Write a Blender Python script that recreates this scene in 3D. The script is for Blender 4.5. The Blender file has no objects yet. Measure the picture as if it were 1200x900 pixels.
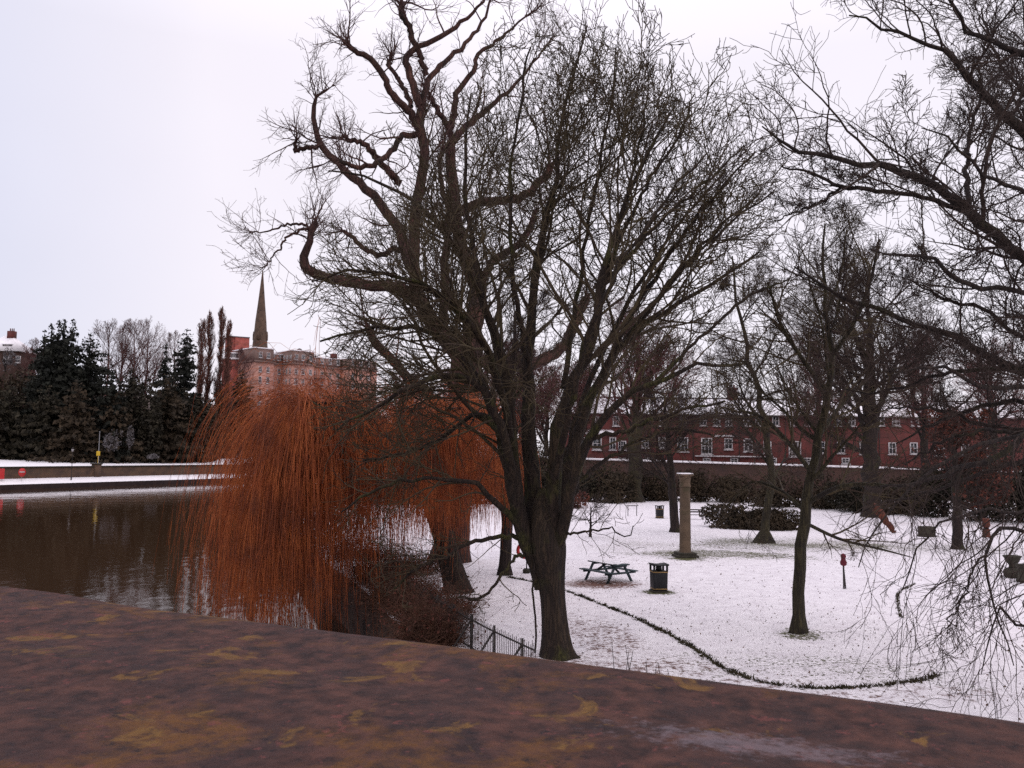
import bpy, math, random
import numpy as np
from mathutils import Matrix, Vector

# ------------------------------------------------------------------ camera, sky, sun, exposure
SC = bpy.context.scene
COL = SC.collection
CAM = np.array([0.0, 0.0, 5.8])
PITCH, ROLL, FPX = math.radians(4.6), math.radians(0.7), 1000.0
RM = Matrix.Rotation(math.pi / 2 + PITCH, 3, 'X') @ Matrix.Rotation(ROLL, 3, 'Z')
RN = np.array(RM)
cd = bpy.data.cameras.new("camera")
cam = bpy.data.objects.new("camera", cd)
COL.objects.link(cam)
cam.matrix_world = Matrix.Translation(Vector(CAM)) @ RM.to_4x4()
cd.sensor_width = 4.8
cd.lens = 4.8 * FPX / 1200.0
cd.clip_start, cd.clip_end = 0.02, 4000
cd.dof.use_dof = True
cd.dof.focus_distance = 34
cd.dof.aperture_fstop = 4.5
SC.camera = cam

W = bpy.data.worlds.new("World")
SC.world = W
W.use_nodes = True
wn, wl = W.node_tree.nodes, W.node_tree.links
wn.clear()
sky = wn.new('ShaderNodeTexSky')
sky.sky_type = 'NISHITA'
sky.sun_disc = False
SUN_EL, SUN_ROT = math.radians(28), math.radians(215)
sky.sun_elevation, sky.sun_rotation = SUN_EL, SUN_ROT
bg1 = wn.new('ShaderNodeBackground'); bg1.inputs[1].default_value = 0.1
wl.new(sky.outputs[0], bg1.inputs[0])
tc = wn.new('ShaderNodeTexCoord')
sep = wn.new('ShaderNodeSeparateXYZ'); wl.new(tc.outputs['Generated'], sep.inputs[0])
mr = wn.new('ShaderNodeMapRange'); mr.inputs[1].default_value = -0.62; mr.inputs[2].default_value = -0.32
wl.new(sep.outputs[0], mr.inputs[0])
nz = wn.new('ShaderNodeTexNoise'); nz.inputs['Scale'].default_value = 1.6; nz.inputs['Detail'].default_value = 4
wl.new(tc.outputs['Generated'], nz.inputs['Vector'])
mx = wn.new('ShaderNodeMix'); mx.data_type = 'RGBA'
mx.inputs[6].default_value = (0.74, 0.77, 0.95, 1)      # bluer cloud to the left
mx.inputs[7].default_value = (1.03, 0.972, 1.06, 1)     # pale pinkish cloud
wl.new(mr.outputs[0], mx.inputs[0])
mr2 = wn.new('ShaderNodeMapRange'); mr2.inputs[1].default_value = 0.3; mr2.inputs[2].default_value = 0.7
mr2.inputs[3].default_value = 0.93; mr2.inputs[4].default_value = 1.04
wl.new(nz.outputs[0], mr2.inputs[0])
mz = wn.new('ShaderNodeMapRange'); mz.inputs[1].default_value = 0.42; mz.inputs[2].default_value = 1.0   # an overcast sky is brightest overhead
mz.inputs[3].default_value = 1.0; mz.inputs[4].default_value = 2.0
wl.new(sep.outputs[2], mz.inputs[0])
mm = wn.new('ShaderNodeMath'); mm.operation = 'MULTIPLY'
wl.new(mr2.outputs[0], mm.inputs[0]); wl.new(mz.outputs[0], mm.inputs[1])
vm = wn.new('ShaderNodeVectorMath'); vm.operation = 'SCALE'
wl.new(mx.outputs[2], vm.inputs[0]); wl.new(mm.outputs[0], vm.inputs['Scale'])
bg2 = wn.new('ShaderNodeBackground'); bg2.inputs[1].default_value = 0.98
wl.new(vm.outputs[0], bg2.inputs[0])
ms = wn.new('ShaderNodeMixShader'); ms.inputs[0].default_value = 0.92
wl.new(bg1.outputs[0], ms.inputs[1]); wl.new(bg2.outputs[0], ms.inputs[2])
wo = wn.new('ShaderNodeOutputWorld'); wl.new(ms.outputs[0], wo.inputs[0])

sd = bpy.data.lights.new("sun", 'SUN')
sd.energy = 0.5; sd.angle = math.radians(25); sd.color = (1.0, 0.9, 0.85)
sun = bpy.data.objects.new("sun", sd); COL.objects.link(sun)
sun.rotation_euler = (math.pi / 2 - SUN_EL, 0, math.pi - SUN_ROT)
SC.view_settings.view_transform = 'Standard'
SC.view_settings.look = 'None'
SC.view_settings.exposure = 0.0
SC.view_settings.gamma = 1.0
SC.cycles.max_bounces = 5
SC.cycles.diffuse_bounces = 3
SC.cycles.glossy_bounces = 2
SC.cycles.use_denoising = False

# ------------------------------------------------------------------ helpers
def px(u, v, Y):
    d = RN @ np.array([(u - 600) / FPX, -(v - 450) / FPX, -1.0])
    return CAM + d * (Y / d[1])

def gd(u, v, z=0.0):
    d = RN @ np.array([(u - 600) / FPX, -(v - 450) / FPX, -1.0])
    return CAM + d * ((z - CAM[2]) / d[2])

def link(o, parent=None):
    COL.objects.link(o)
    if parent is not None:
        o.parent = parent
    return o

def tag(o, label, cat, group=None, kind=None):
    o["label"] = label; o["category"] = cat
    if group: o["group"] = group
    if kind: o["kind"] = kind
    return o

def thing(name, label, cat, loc=(0, 0, 0), rz=0.0, group=None):
    o = bpy.data.objects.new(name, None)
    o.empty_display_size = 0.3
    COL.objects.link(o)
    o.location = tuple(float(c) for c in loc); o.rotation_euler = (0, 0, rz)
    return tag(o, label, cat, group)

def mesh_np(name, V, F, mat, parent=None, smooth=False, loc=None):
    """V (n,3), F (m,k) same-size faces or list of such arrays."""
    me = bpy.data.meshes.new(name)
    V = np.ascontiguousarray(V, dtype=np.float32)
    Fs = F if isinstance(F, list) else [F]
    Fs = [np.asarray(f, dtype=np.int32) for f in Fs if len(f)]
    nl = sum(f.size for f in Fs); nf = sum(len(f) for f in Fs)
    me.vertices.add(len(V)); me.vertices.foreach_set("co", V.ravel())
    me.loops.add(nl); me.loops.foreach_set("vertex_index", np.concatenate([f.ravel() for f in Fs]))
    tot = np.concatenate([np.full(len(f), f.shape[1], np.int32) for f in Fs])
    st = np.concatenate([[0], np.cumsum(tot)[:-1]]).astype(np.int32)
    me.polygons.add(nf); me.polygons.foreach_set("loop_start", st)
    if smooth:
        me.polygons.foreach_set("use_smooth", np.ones(nf, dtype=bool))
    me.update(calc_edges=True)
    if mat is not None:
        me.materials.append(mat)
    o = bpy.data.objects.new(name, me)
    if loc is not None:
        o.location = tuple(float(c) for c in loc)
    return link(o, parent)

class MB:
    """collects boxes, prisms, lathes, bars into one mesh"""
    def __init__(s): s.v = []; s.f = {}; s.n = 0
    def add(s, V, F):
        V = np.asarray(V, float)
        for f in F:
            s.f.setdefault(len(f), []).append([i + s.n for i in f])
        s.v.append(V); s.n += len(V); return s
    def box(s, c, d, rz=0.0, M=None):
        x, y, z = [q / 2 for q in d]
        V = np.array([[-x,-y,-z],[x,-y,-z],[x,y,-z],[-x,y,-z],[-x,-y,z],[x,-y,z],[x,y,z],[-x,y,z]])
        if rz:
            c_, s_ = math.cos(rz), math.sin(rz)
            V = V @ np.array([[c_, s_, 0], [-s_, c_, 0], [0, 0, 1]])
        if M is not None: V = V @ np.asarray(M).T
        return s.add(V + np.asarray(c), [(0,3,2,1),(4,5,6,7),(0,1,5,4),(1,2,6,5),(2,3,7,6),(3,0,4,7)])
    def span(s, a, b):
        a, b = np.asarray(a, float), np.asarray(b, float)
        return s.box((a + b) / 2, np.abs(b - a))
    def bar(s, a, b, w, h=None, n=None):
        """rectangular (or n-gon) bar from a to b"""
        a, b = np.asarray(a, float), np.asarray(b, float)
        h = h or w; t = b - a; t = t / np.linalg.norm(t)
        r = np.array([0, 0, 1.0]) if abs(t[2]) < 0.9 else np.array([0, 1.0, 0])
        e1 = np.cross(t, r); e1 /= np.linalg.norm(e1); e2 = np.cross(e1, t)
        if n is None:
            ring = [(-w/2,-h/2),(w/2,-h/2),(w/2,h/2),(-w/2,h/2)]
        else:
            ring = [(w/2*math.cos(2*math.pi*i/n), h/2*math.sin(2*math.pi*i/n)) for i in range(n)]
        m = len(ring)
        V = [p + e1 * x + e2 * y for p in (a, b) for x, y in ring]
        F = [(i, (i+1) % m, m + (i+1) % m, m + i) for i in range(m)] + [tuple(range(m))[::-1], tuple(range(m, 2*m))]
        return s.add(V, F)
    def lathe(s, prof, n=20, c=(0,0,0), sq=False):
        V, F = [], []
        for r, z in prof:
            for i in range(n):
                a = 2*math.pi*(i+.5)/n
                V.append((c[0]+r*math.cos(a), c[1]+r*math.sin(a), c[2]+z))
        for j in range(len(prof)-1):
            for i in range(n):
                F.append((j*n+i, j*n+(i+1)%n, (j+1)*n+(i+1)%n, (j+1)*n+i))
        F.append(tuple(range(n))[::-1]); F.append(tuple(range((len(prof)-1)*n, len(prof)*n)))
        return s.add(V, F)
    def build(s, name, mat, parent=None, smooth=False, bevel=0.0, loc=None):
        o = mesh_np(name, np.concatenate(s.v), [np.array(f) for f in s.f.values()], mat, parent, smooth, loc)
        if bevel:
            b = o.modifiers.new("bevel", 'BEVEL'); b.width = bevel; b.segments = 2; b.limit_method = 'ANGLE'
        return o

# ------------------------------------------------------------------ materials
def mat(name, c1, c2=None, scale=5.0, rough=0.85, c3=None, scale2=None, bump=0.0, bscale=None, stretch=None,
        lo=0.35, hi=0.65, spec=0.3, lo3=0.55, hi3=0.65, coord='Object'):
    m = bpy.data.materials.new(name); m.use_nodes = True
    N, L = m.node_tree.nodes, m.node_tree.links
    b = N['Principled BSDF']
    b.inputs['Roughness'].default_value = rough
    b.inputs['Specular IOR Level'].default_value = spec
    if c2 is None:
        b.inputs['Base Color'].default_value = (*c1, 1)
        if not bump: return m
    t = N.new('ShaderNodeTexCoord'); mp = N.new('ShaderNodeMapping')
    L.new(t.outputs[coord], mp.inputs[0])
    if stretch: mp.inputs['Scale'].default_value = stretch
    if c2 is not None:
        n1 = N.new('ShaderNodeTexNoise'); n1.inputs['Scale'].default_value = scale; n1.inputs['Detail'].default_value = 5
        L.new(mp.outputs[0], n1.inputs['Vector'])
        r1 = N.new('ShaderNodeMapRange'); r1.inputs[1].default_value = lo; r1.inputs[2].default_value = hi
        L.new(n1.outputs[0], r1.inputs[0])
        x1 = N.new('ShaderNodeMix'); x1.data_type = 'RGBA'
        x1.inputs[6].default_value = (*c1, 1); x1.inputs[7].default_value = (*c2, 1)
        L.new(r1.outputs[0], x1.inputs[0]); out = x1.outputs[2]
        if c3 is not None:
            n2 = N.new('ShaderNodeTexNoise'); n2.inputs['Scale'].default_value = scale2 or scale * 0.37
            n2.inputs['Detail'].default_value = 6
            L.new(t.outputs[coord], n2.inputs['Vector'])
            r2 = N.new('ShaderNodeMapRange'); r2.inputs[1].default_value = lo3; r2.inputs[2].default_value = hi3
            L.new(n2.outputs[0], r2.inputs[0])
            x2 = N.new('ShaderNodeMix'); x2.data_type = 'RGBA'; x2.inputs[7].default_value = (*c3, 1)
            L.new(out, x2.inputs[6]); L.new(r2.outputs[0], x2.inputs[0]); out = x2.outputs[2]
        L.new(out, b.inputs['Base Color'])
    if bump:
        n3 = N.new('ShaderNodeTexNoise'); n3.inputs['Scale'].default_value = bscale or scale * 3
        n3.inputs['Detail'].default_value = 6
        L.new(mp.outputs[0], n3.inputs['Vector'])
        bp = N.new('ShaderNodeBump'); bp.inputs['Strength'].default_value = 1.0; bp.inputs['Distance'].default_value = bump
        L.new(n3.outputs[0], bp.inputs['Height']); L.new(bp.outputs[0], b.inputs['Normal'])
    return m

def fissure(m, dark=0.35, scale=16.0, flat=0.10):
    """deep vertical bark fissures: darker cracks and matching relief"""
    N, L = m.node_tree.nodes, m.node_tree.links
    b = N['Principled BSDF']; src = b.inputs['Base Color'].links[0].from_socket
    t = N.new('ShaderNodeTexCoord'); mp = N.new('ShaderNodeMapping'); mp.inputs['Scale'].default_value = (1, 1, flat)
    L.new(t.outputs['Object'], mp.inputs[0])
    n = N.new('ShaderNodeTexNoise'); n.inputs['Scale'].default_value = scale; n.inputs['Detail'].default_value = 4; n.inputs['Distortion'].default_value = 0.6
    L.new(mp.outputs[0], n.inputs['Vector'])
    r = N.new('ShaderNodeMapRange'); r.inputs[1].default_value = 0.40; r.inputs[2].default_value = 0.56; L.new(n.outputs[0], r.inputs[0])
    x = N.new('ShaderNodeMix'); x.data_type = 'RGBA'; x.inputs[6].default_value = (0.010, 0.007, 0.006, 1)
    r.inputs[3].default_value = dark; L.new(r.outputs[0], x.inputs[0]); L.new(src, x.inputs[7]); L.new(x.outputs[2], b.inputs['Base Color'])
    bp = N.new('ShaderNodeBump'); bp.inputs['Distance'].default_value = 0.05; L.new(r.outputs[0], bp.inputs['Height'])
    if b.inputs['Normal'].links: L.new(b.inputs['Normal'].links[0].from_socket, bp.inputs['Normal'])
    L.new(bp.outputs[0], b.inputs['Normal'])

def brick_mat(name, ca, cb, mortar, bw=0.225, bh=0.075, dirt=(0.03, 0.02, 0.018)):
    m = mat(name, ca, cb, 1.2)
    N, L = m.node_tree.nodes, m.node_tree.links
    b = N['Principled BSDF']
    t = N.new('ShaderNodeTexCoord'); sp = N.new('ShaderNodeSeparateXYZ'); L.new(t.outputs['Object'], sp.inputs[0])
    ad = N.new('ShaderNodeMath'); ad.operation = 'ADD'; L.new(sp.outputs[0], ad.inputs[0]); L.new(sp.outputs[1], ad.inputs[1])
    cb_ = N.new('ShaderNodeCombineXYZ'); L.new(ad.outputs[0], cb_.inputs[0]); L.new(sp.outputs[2], cb_.inputs[1])
    br = N.new('ShaderNodeTexBrick'); br.inputs['Scale'].default_value = 1.0
    br.inputs['Brick Width'].default_value = bw; br.inputs['Row Height'].default_value = bh; br.inputs['Mortar Size'].default_value = bh * 0.12
    br.inputs['Color1'].default_value = (*ca, 1); br.inputs['Color2'].default_value = (*cb, 1); br.inputs['Mortar'].default_value = (*mortar, 1)
    L.new(cb_.outputs[0], br.inputs['Vector'])
    n = N.new('ShaderNodeTexNoise'); n.inputs['Scale'].default_value = 0.6; n.inputs['Detail'].default_value = 7
    L.new(t.outputs['Object'], n.inputs['Vector'])
    r = N.new('ShaderNodeMapRange'); r.inputs[1].default_value = 0.40; r.inputs[2].default_value = 0.72; r.inputs[4].default_value = 0.7
    L.new(n.outputs[0], r.inputs[0])
    x = N.new('ShaderNodeMix'); x.data_type = 'RGBA'; x.inputs[7].default_value = (*dirt, 1)
    L.new(br.outputs[0], x.inputs[6]); L.new(r.outputs[0], x.inputs[0]); L.new(x.outputs[2], b.inputs['Base Color'])
    return m

def snow_mat(name, blobs, fleck=0.85, base=(0.785, 0.74, 0.755)):
    """snow with grass blades and leaf litter poking through; blobs: (x, y, rx, ry, rz, amount, colour index)"""
    m = bpy.data.materials.new(name); m.use_nodes = True
    N, L = m.node_tree.nodes, m.node_tree.links
    b = N['Principled BSDF']; b.inputs['Roughness'].default_value = 0.7; b.inputs['Specular IOR Level'].default_value = 0.2
    g = N.new('ShaderNodeNewGeometry')
    def noise(sc, det=4, vec=None, rough=0.6):
        n = N.new('ShaderNodeTexNoise'); n.inputs['Scale'].default_value = sc; n.inputs['Detail'].default_value = det
        n.inputs['Roughness'].default_value = rough
        L.new(vec or g.outputs['Position'], n.inputs['Vector']); return n.outputs[0]
    def mapr(x, a, b_, c=0.0, d=1.0):
        r = N.new('ShaderNodeMapRange'); r.inputs[1].default_value = a; r.inputs[2].default_value = b_
        r.inputs[3].default_value = c; r.inputs[4].default_value = d; L.new(x, r.inputs[0]); return r.outputs[0]
    def math_(op, a, b_):
        q = N.new('ShaderNodeMath'); q.operation = op; q.use_clamp = op in ('ADD', 'MAXIMUM') and False
        for i, z in enumerate((a, b_)):
            if isinstance(z, (int, float)): q.inputs[i].default_value = z
            else: L.new(z, q.inputs[i])
        return q.outputs[0]
    big = noise(0.22, 3); mid = noise(1.7, 5); fine = noise(7.0, 3, rough=0.7); fine2 = noise(15.0, 2)
    masks = [None, None]
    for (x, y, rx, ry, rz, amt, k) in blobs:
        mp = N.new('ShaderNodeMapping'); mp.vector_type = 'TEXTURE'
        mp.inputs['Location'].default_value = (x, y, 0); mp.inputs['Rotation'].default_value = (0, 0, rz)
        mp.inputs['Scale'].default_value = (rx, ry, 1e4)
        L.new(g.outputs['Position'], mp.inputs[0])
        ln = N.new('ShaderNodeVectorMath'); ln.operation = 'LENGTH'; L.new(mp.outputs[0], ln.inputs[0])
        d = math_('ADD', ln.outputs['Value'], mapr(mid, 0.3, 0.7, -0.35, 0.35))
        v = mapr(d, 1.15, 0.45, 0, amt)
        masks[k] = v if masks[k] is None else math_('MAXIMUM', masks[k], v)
    zero = N.new('ShaderNodeValue'); zero.outputs[0].default_value = 0
    gm = masks[0] or zero.outputs[0]; lm = masks[1] or zero.outputs[0]
    # grass flecks: threshold lowered where the blobs and the big noise ask for it
    dens = math_('ADD', math_('MULTIPLY', mapr(big, 0.38, 0.66), 0.075 * fleck), math_('MULTIPLY', gm, 0.34))
    fl = math_('ADD', math_('MULTIPLY', math_('ADD', fine, fine2), 0.5), dens)
    fm = mapr(fl, 0.625, 0.70)
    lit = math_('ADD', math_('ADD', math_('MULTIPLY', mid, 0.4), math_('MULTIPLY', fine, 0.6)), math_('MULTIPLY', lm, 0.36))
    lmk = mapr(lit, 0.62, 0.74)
    tint = N.new('ShaderNodeMix'); tint.data_type = 'RGBA'
    tint.inputs[6].default_value = (*base, 1); tint.inputs[7].default_value = (base[0]*0.80, base[1]*0.78, base[2]*0.80, 1)
    L.new(mapr(mid, 0.4, 0.75), tint.inputs[0])
    gc = N.new('ShaderNodeMix'); gc.data_type = 'RGBA'
    gc.inputs[6].default_value = (0.10, 0.09, 0.035, 1); gc.inputs[7].default_value = (0.045, 0.05, 0.015, 1); L.new(fine2, gc.inputs[0])
    x1 = N.new('ShaderNodeMix'); x1.data_type = 'RGBA'
    L.new(fm, x1.inputs[0]); L.new(tint.outputs[2], x1.inputs[6]); L.new(gc.outputs[2], x1.inputs[7])
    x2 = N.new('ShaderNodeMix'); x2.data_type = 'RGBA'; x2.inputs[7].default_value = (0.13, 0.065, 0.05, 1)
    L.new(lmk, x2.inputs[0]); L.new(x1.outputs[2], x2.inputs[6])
    L.new(x2.outputs[2], b.inputs['Base Color'])
    bp = N.new('ShaderNodeBump'); bp.inputs['Distance'].default_value = 0.06; bp.inputs['Strength'].default_value = 0.8
    L.new(math_('ADD', math_('MULTIPLY', mid, 1.0), math_('MULTIPLY', fine, 0.5)), bp.inputs['Height']); L.new(bp.outputs[0], b.inputs['Normal'])
    return m

M = {}
M['snow'] = mat('snow', (0.84, 0.805, 0.82), (0.74, 0.71, 0.725), 1.5, 0.7, bump=0.03, bscale=4)
M['moss_bark'] = mat('mossy_bark', (0.024, 0.015, 0.012), (0.046, 0.030, 0.018), 3.0, 0.9, c3=(0.050, 0.046, 0.013), scale2=1.0, bump=0.05, bscale=9, stretch=(1, 1, .22))
M['front_twig'] = mat('brown_twig', (0.040, 0.026, 0.018), (0.068, 0.050, 0.024), 1.2, 0.9)
M['red_bark'] = mat('red_brown_bark', (0.045, 0.022, 0.018), (0.105, 0.046, 0.034), 2.2, 0.9, c3=(0.036, 0.022, 0.016), scale2=0.6, bump=0.09, bscale=6, stretch=(1, 1, .18))
M['red_twig'] = mat('red_brown_twig', (0.055, 0.028, 0.024), (0.080, 0.040, 0.034), 1.0, 0.9)
M['dark_bark'] = mat('dark_bark', (0.020, 0.013, 0.012), (0.038, 0.025, 0.019), 3.0, 0.9, c3=(0.036, 0.031, 0.013), scale2=1.0, bump=0.04, bscale=10, stretch=(1, 1, .22))
M['dark_twig'] = mat('dark_twig', (0.026, 0.016, 0.014), (0.044, 0.028, 0.021), 1.0, 0.9)
M['green_bark'] = mat('green_grey_bark', (0.032, 0.025, 0.014), (0.052, 0.043, 0.020), 3.0, 0.9, c3=(0.022, 0.016, 0.012), scale2=1.2, bump=0.03, bscale=10, stretch=(1, 1, .25))
M['far_twig'] = mat('far_twig', (0.078, 0.033, 0.032), (0.120, 0.055, 0.048), 0.5, 0.9)
M['willow_bark'] = mat('willow_bark', (0.018, 0.012, 0.010), (0.036, 0.022, 0.016), 3.0, 0.9, bump=0.06, bscale=7, stretch=(1, 1, .25))
for k_ in ('moss_bark', 'red_bark', 'dark_bark', 'green_bark', 'willow_bark'): fissure(M[k_])
M['willow_strand'] = mat('willow_strand', (0.25, 0.052, 0.016), (0.46, 0.125, 0.032), 1.6, 0.8, c3=(0.13, 0.036, 0.018), scale2=0.7, lo3=.48, hi3=.62)
M['conifer'] = mat('conifer_needles', (0.010, 0.011, 0.009), (0.022, 0.023, 0.016), 0.35, 0.9)
M['evergreen'] = mat('evergreen_leaves', (0.014, 0.012, 0.008), (0.036, 0.029, 0.016), 0.5, 0.9)
M['olive_leaf'] = mat('olive_leaves', (0.022, 0.016, 0.010), (0.052, 0.035, 0.019), 0.8, 0.9)
M['russet_leaf'] = mat('russet_leaves', (0.065, 0.018, 0.013), (0.13, 0.036, 0.020), 0.9, 0.8, c3=(0.04, 0.016, 0.011))
M['bramble'] = mat('bramble_stems', (0.06, 0.028, 0.02), (0.11, 0.05, 0.028), 2.0, 0.9)
M['frosted'] = mat('frosted_leaves', (0.17, 0.155, 0.16), (0.05, 0.043, 0.043), 1.2, 0.8)
M['poplar_twig'] = mat('poplar_twig', (0.085, 0.034, 0.024), (0.14, 0.06, 0.045), 0.4, 0.9)
M['brick'] = brick_mat('red_brick', (0.155, 0.028, 0.024), (0.11, 0.022, 0.019), (0.10, 0.05, 0.043))
M['wall_brick'] = brick_mat('old_wall_brick', (0.075, 0.032, 0.024), (0.050, 0.024, 0.018), (0.06, 0.04, 0.032))
M['quay_stone'] = brick_mat('quay_stone', (0.125, 0.066, 0.038), (0.095, 0.058, 0.032), (0.055, 0.037, 0.028), 0.6, 0.25)
M['red_block'] = brick_mat('bright_brick', (0.38, 0.07, 0.05), (0.33, 0.06, 0.045), (0.26, 0.12, 0.1))
M['pink_stone'] = mat('pink_stone', (0.46, 0.235, 0.185), (0.33, 0.175, 0.14), 0.35, 0.9, c3=(0.20, 0.12, 0.10), scale2=0.12)
M['trim_stone'] = mat('grey_stone', (0.22, 0.14, 0.12), (0.15, 0.10, 0.085), 0.5, 0.9)
M['spire_stone'] = mat('spire_stone', (0.075, 0.048, 0.036), (0.125, 0.080, 0.055), 0.45, 0.9, c3=(0.045, 0.032, 0.025), scale2=0.9)
M['slate'] = mat('slate', (0.09, 0.08, 0.085), (0.13, 0.115, 0.12), 2.0, 0.7)
M['white_paint'] = mat('white_paint', (0.50, 0.47, 0.47), (0.40, 0.37, 0.37), 2.0, 0.6)
M['glass'] = mat('window_glass', (0.03, 0.035, 0.04), rough=0.08, spec=0.5)
M['glass_pale'] = mat('pale_window_glass', (0.10, 0.095, 0.10), (0.05, 0.05, 0.055), 1.1, 0.12, spec=0.5)
M['glass_blind'] = mat('window_with_blind', (0.22, 0.20, 0.19), (0.05, 0.045, 0.045), 0.9, 0.3, lo=.45, hi=.5)
M['iron'] = mat('black_iron', (0.016, 0.014, 0.014), (0.035, 0.025, 0.02), 12, 0.6)
M['bin_plastic'] = mat('bin_plastic', (0.008, 0.008, 0.009), (0.014, 0.014, 0.016), 6, 0.55)
M['gold'] = mat('gold_band', (0.36, 0.22, 0.07), (0.24, 0.15, 0.06), 10, 0.5)
M['table_wood'] = mat('blue_green_wood', (0.020, 0.034, 0.040), (0.040, 0.056, 0.060), 4, 0.7, stretch=(1, 6, 6))
M['col_stone'] = mat('column_stone', (0.125, 0.085, 0.055), (0.075, 0.052, 0.034), 1.6, 0.9, c3=(0.05, 0.042, 0.022), scale2=0.9, bump=0.03, bscale=8)
M['dark_stone'] = mat('dark_stone', (0.05, 0.042, 0.030), (0.03, 0.027, 0.019), 4, 0.9, bump=0.02)
M['red_paint'] = mat('red_paint', (0.55, 0.035, 0.035), (0.45, 0.03, 0.03), 3, 0.5)
M['red_dark'] = mat('dark_red', (0.13, 0.008, 0.02), (0.08, 0.007, 0.014), 8, 0.6)
M['yellow'] = mat('yellow_paint', (0.65, 0.42, 0.03), (0.55, 0.36, 0.03), 3, 0.5)
M['rust_wood'] = mat('rust_wood', (0.12, 0.036, 0.02), (0.065, 0.022, 0.015), 4, 0.9, bump=0.03, bscale=8)
M['grey_metal'] = mat('grey_metal', (0.30, 0.30, 0.31), (0.24, 0.24, 0.25), 4, 0.5)
M['edging'] = mat('edging_grass', (0.028, 0.022, 0.012), (0.048, 0.038, 0.017), 3, 0.9)
M['leaf'] = mat('fallen_leaf', (0.16, 0.085, 0.06), (0.08, 0.05, 0.038), 1.5, 0.9)

# parapet stone: weathered sandstone with lichen
def parapet_mat():
    m = mat('lichened_sandstone', (0.030, 0.015, 0.014), (0.110, 0.047, 0.035), 50, 0.9, lo=0.32, hi=0.68)
    N, L = m.node_tree.nodes, m.node_tree.links
    b = N['Principled BSDF']; b.inputs['Specular IOR Level'].default_value = 0.25
    src = b.inputs['Base Color'].links[0].from_socket
    t = N.new('ShaderNodeTexCoord')
    def noise(s, d, r=0.6, dist=0.0):
        n = N.new('ShaderNodeTexNoise'); n.inputs['Scale'].default_value = s; n.inputs['Detail'].default_value = d
        n.inputs['Roughness'].default_value = r; n.inputs['Distortion'].default_value = dist
        L.new(t.outputs['Object'], n.inputs['Vector']); return n.outputs[0]
    def mapr(x, a, c, d=0.0, e=1.0):
        r = N.new('ShaderNodeMapRange'); r.inputs[1].default_value = a; r.inputs[2].default_value = c
        r.inputs[3].default_value = d; r.inputs[4].default_value = e; L.new(x, r.inputs[0]); return r.outputs[0]
    def mix(f, a, col):
        x = N.new('ShaderNodeMix'); x.data_type = 'RGBA'; x.inputs[7].default_value = (*col, 1)
        L.new(f, x.inputs[0]); L.new(a, x.inputs[6]); return x.outputs[2]
    def mul(a, c):
        q = N.new('ShaderNodeMath'); q.operation = 'MULTIPLY'; L.new(a, q.inputs[0]); L.new(c, q.inputs[1]); return q.outputs[0]
    big = noise(6.5, 8, 0.7, 0.5); mid = noise(64, 6, 0.75); fine = noise(160, 4, 0.7)
    src = mix(mapr(noise(12, 8, 0.75), 0.46, 0.62, 0, 0.7), src, (0.034, 0.022, 0.023))
    src = mix(mul(mapr(big, 0.53, 0.63), mapr(mid, 0.36, 0.58, 0.05, 0.85)), src, (0.155, 0.066, 0.016))   # ochre lichen
    src = mix(mul(mapr(noise(13, 5, 0.6, 0.6), 0.60, 0.65), mapr(mid, 0.3, 0.6, 0.25, 0.95)), src, (0.185, 0.095, 0.026))
    src = mix(mapr(noise(48, 4, 0.7), 0.60, 0.68, 0, 0.7), src, (0.175, 0.055, 0.046))
    src = mix(mapr(noise(44, 6, 0.8), 0.58, 0.66, 0, 0.85), src, (0.014, 0.010, 0.013))
    # old frost patch on the right
    mp = N.new('ShaderNodeMapping'); mp.vector_type = 'TEXTURE'
    mp.inputs['Location'].default_value = (0.19, 0.70, 0); mp.inputs['Scale'].default_value = (0.11, 0.035, 1e4)
    mp.inputs['Rotation'].default_value = (0, 0, -0.35)
    g = N.new('ShaderNodeNewGeometry'); L.new(g.outputs['Position'], mp.inputs[0])
    ln = N.new('ShaderNodeVectorMath'); ln.operation = 'LENGTH'; L.new(mp.outputs[0], ln.inputs[0])
    ad = N.new('ShaderNodeMath'); ad.operation = 'ADD'; L.new(ln.outputs['Value'], ad.inputs[0]); L.new(mapr(mid, 0.3, 0.7, -0.8, 0.8), ad.inputs[1])
    src = mix(mapr(ad.outputs[0], 1.05, 0.3, 0, 0.5), src, (0.24, 0.19, 0.21))
    L.new(src, b.inputs['Base Color'])
    bp = N.new('ShaderNodeBump'); bp.inputs['Distance'].default_value = 0.010; bp.inputs['Strength'].default_value = 0.9
    s = N.new('ShaderNodeMath'); s.operation = 'ADD'
    L.new(mid, s.inputs[0]); L.new(mapr(fine, 0, 1, 0, 0.35), s.inputs[1])
    L.new(s.outputs[0], bp.inputs['Height']); L.new(bp.outputs[0], b.inputs['Normal'])
    return m
M['parapet'] = parapet_mat()

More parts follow.
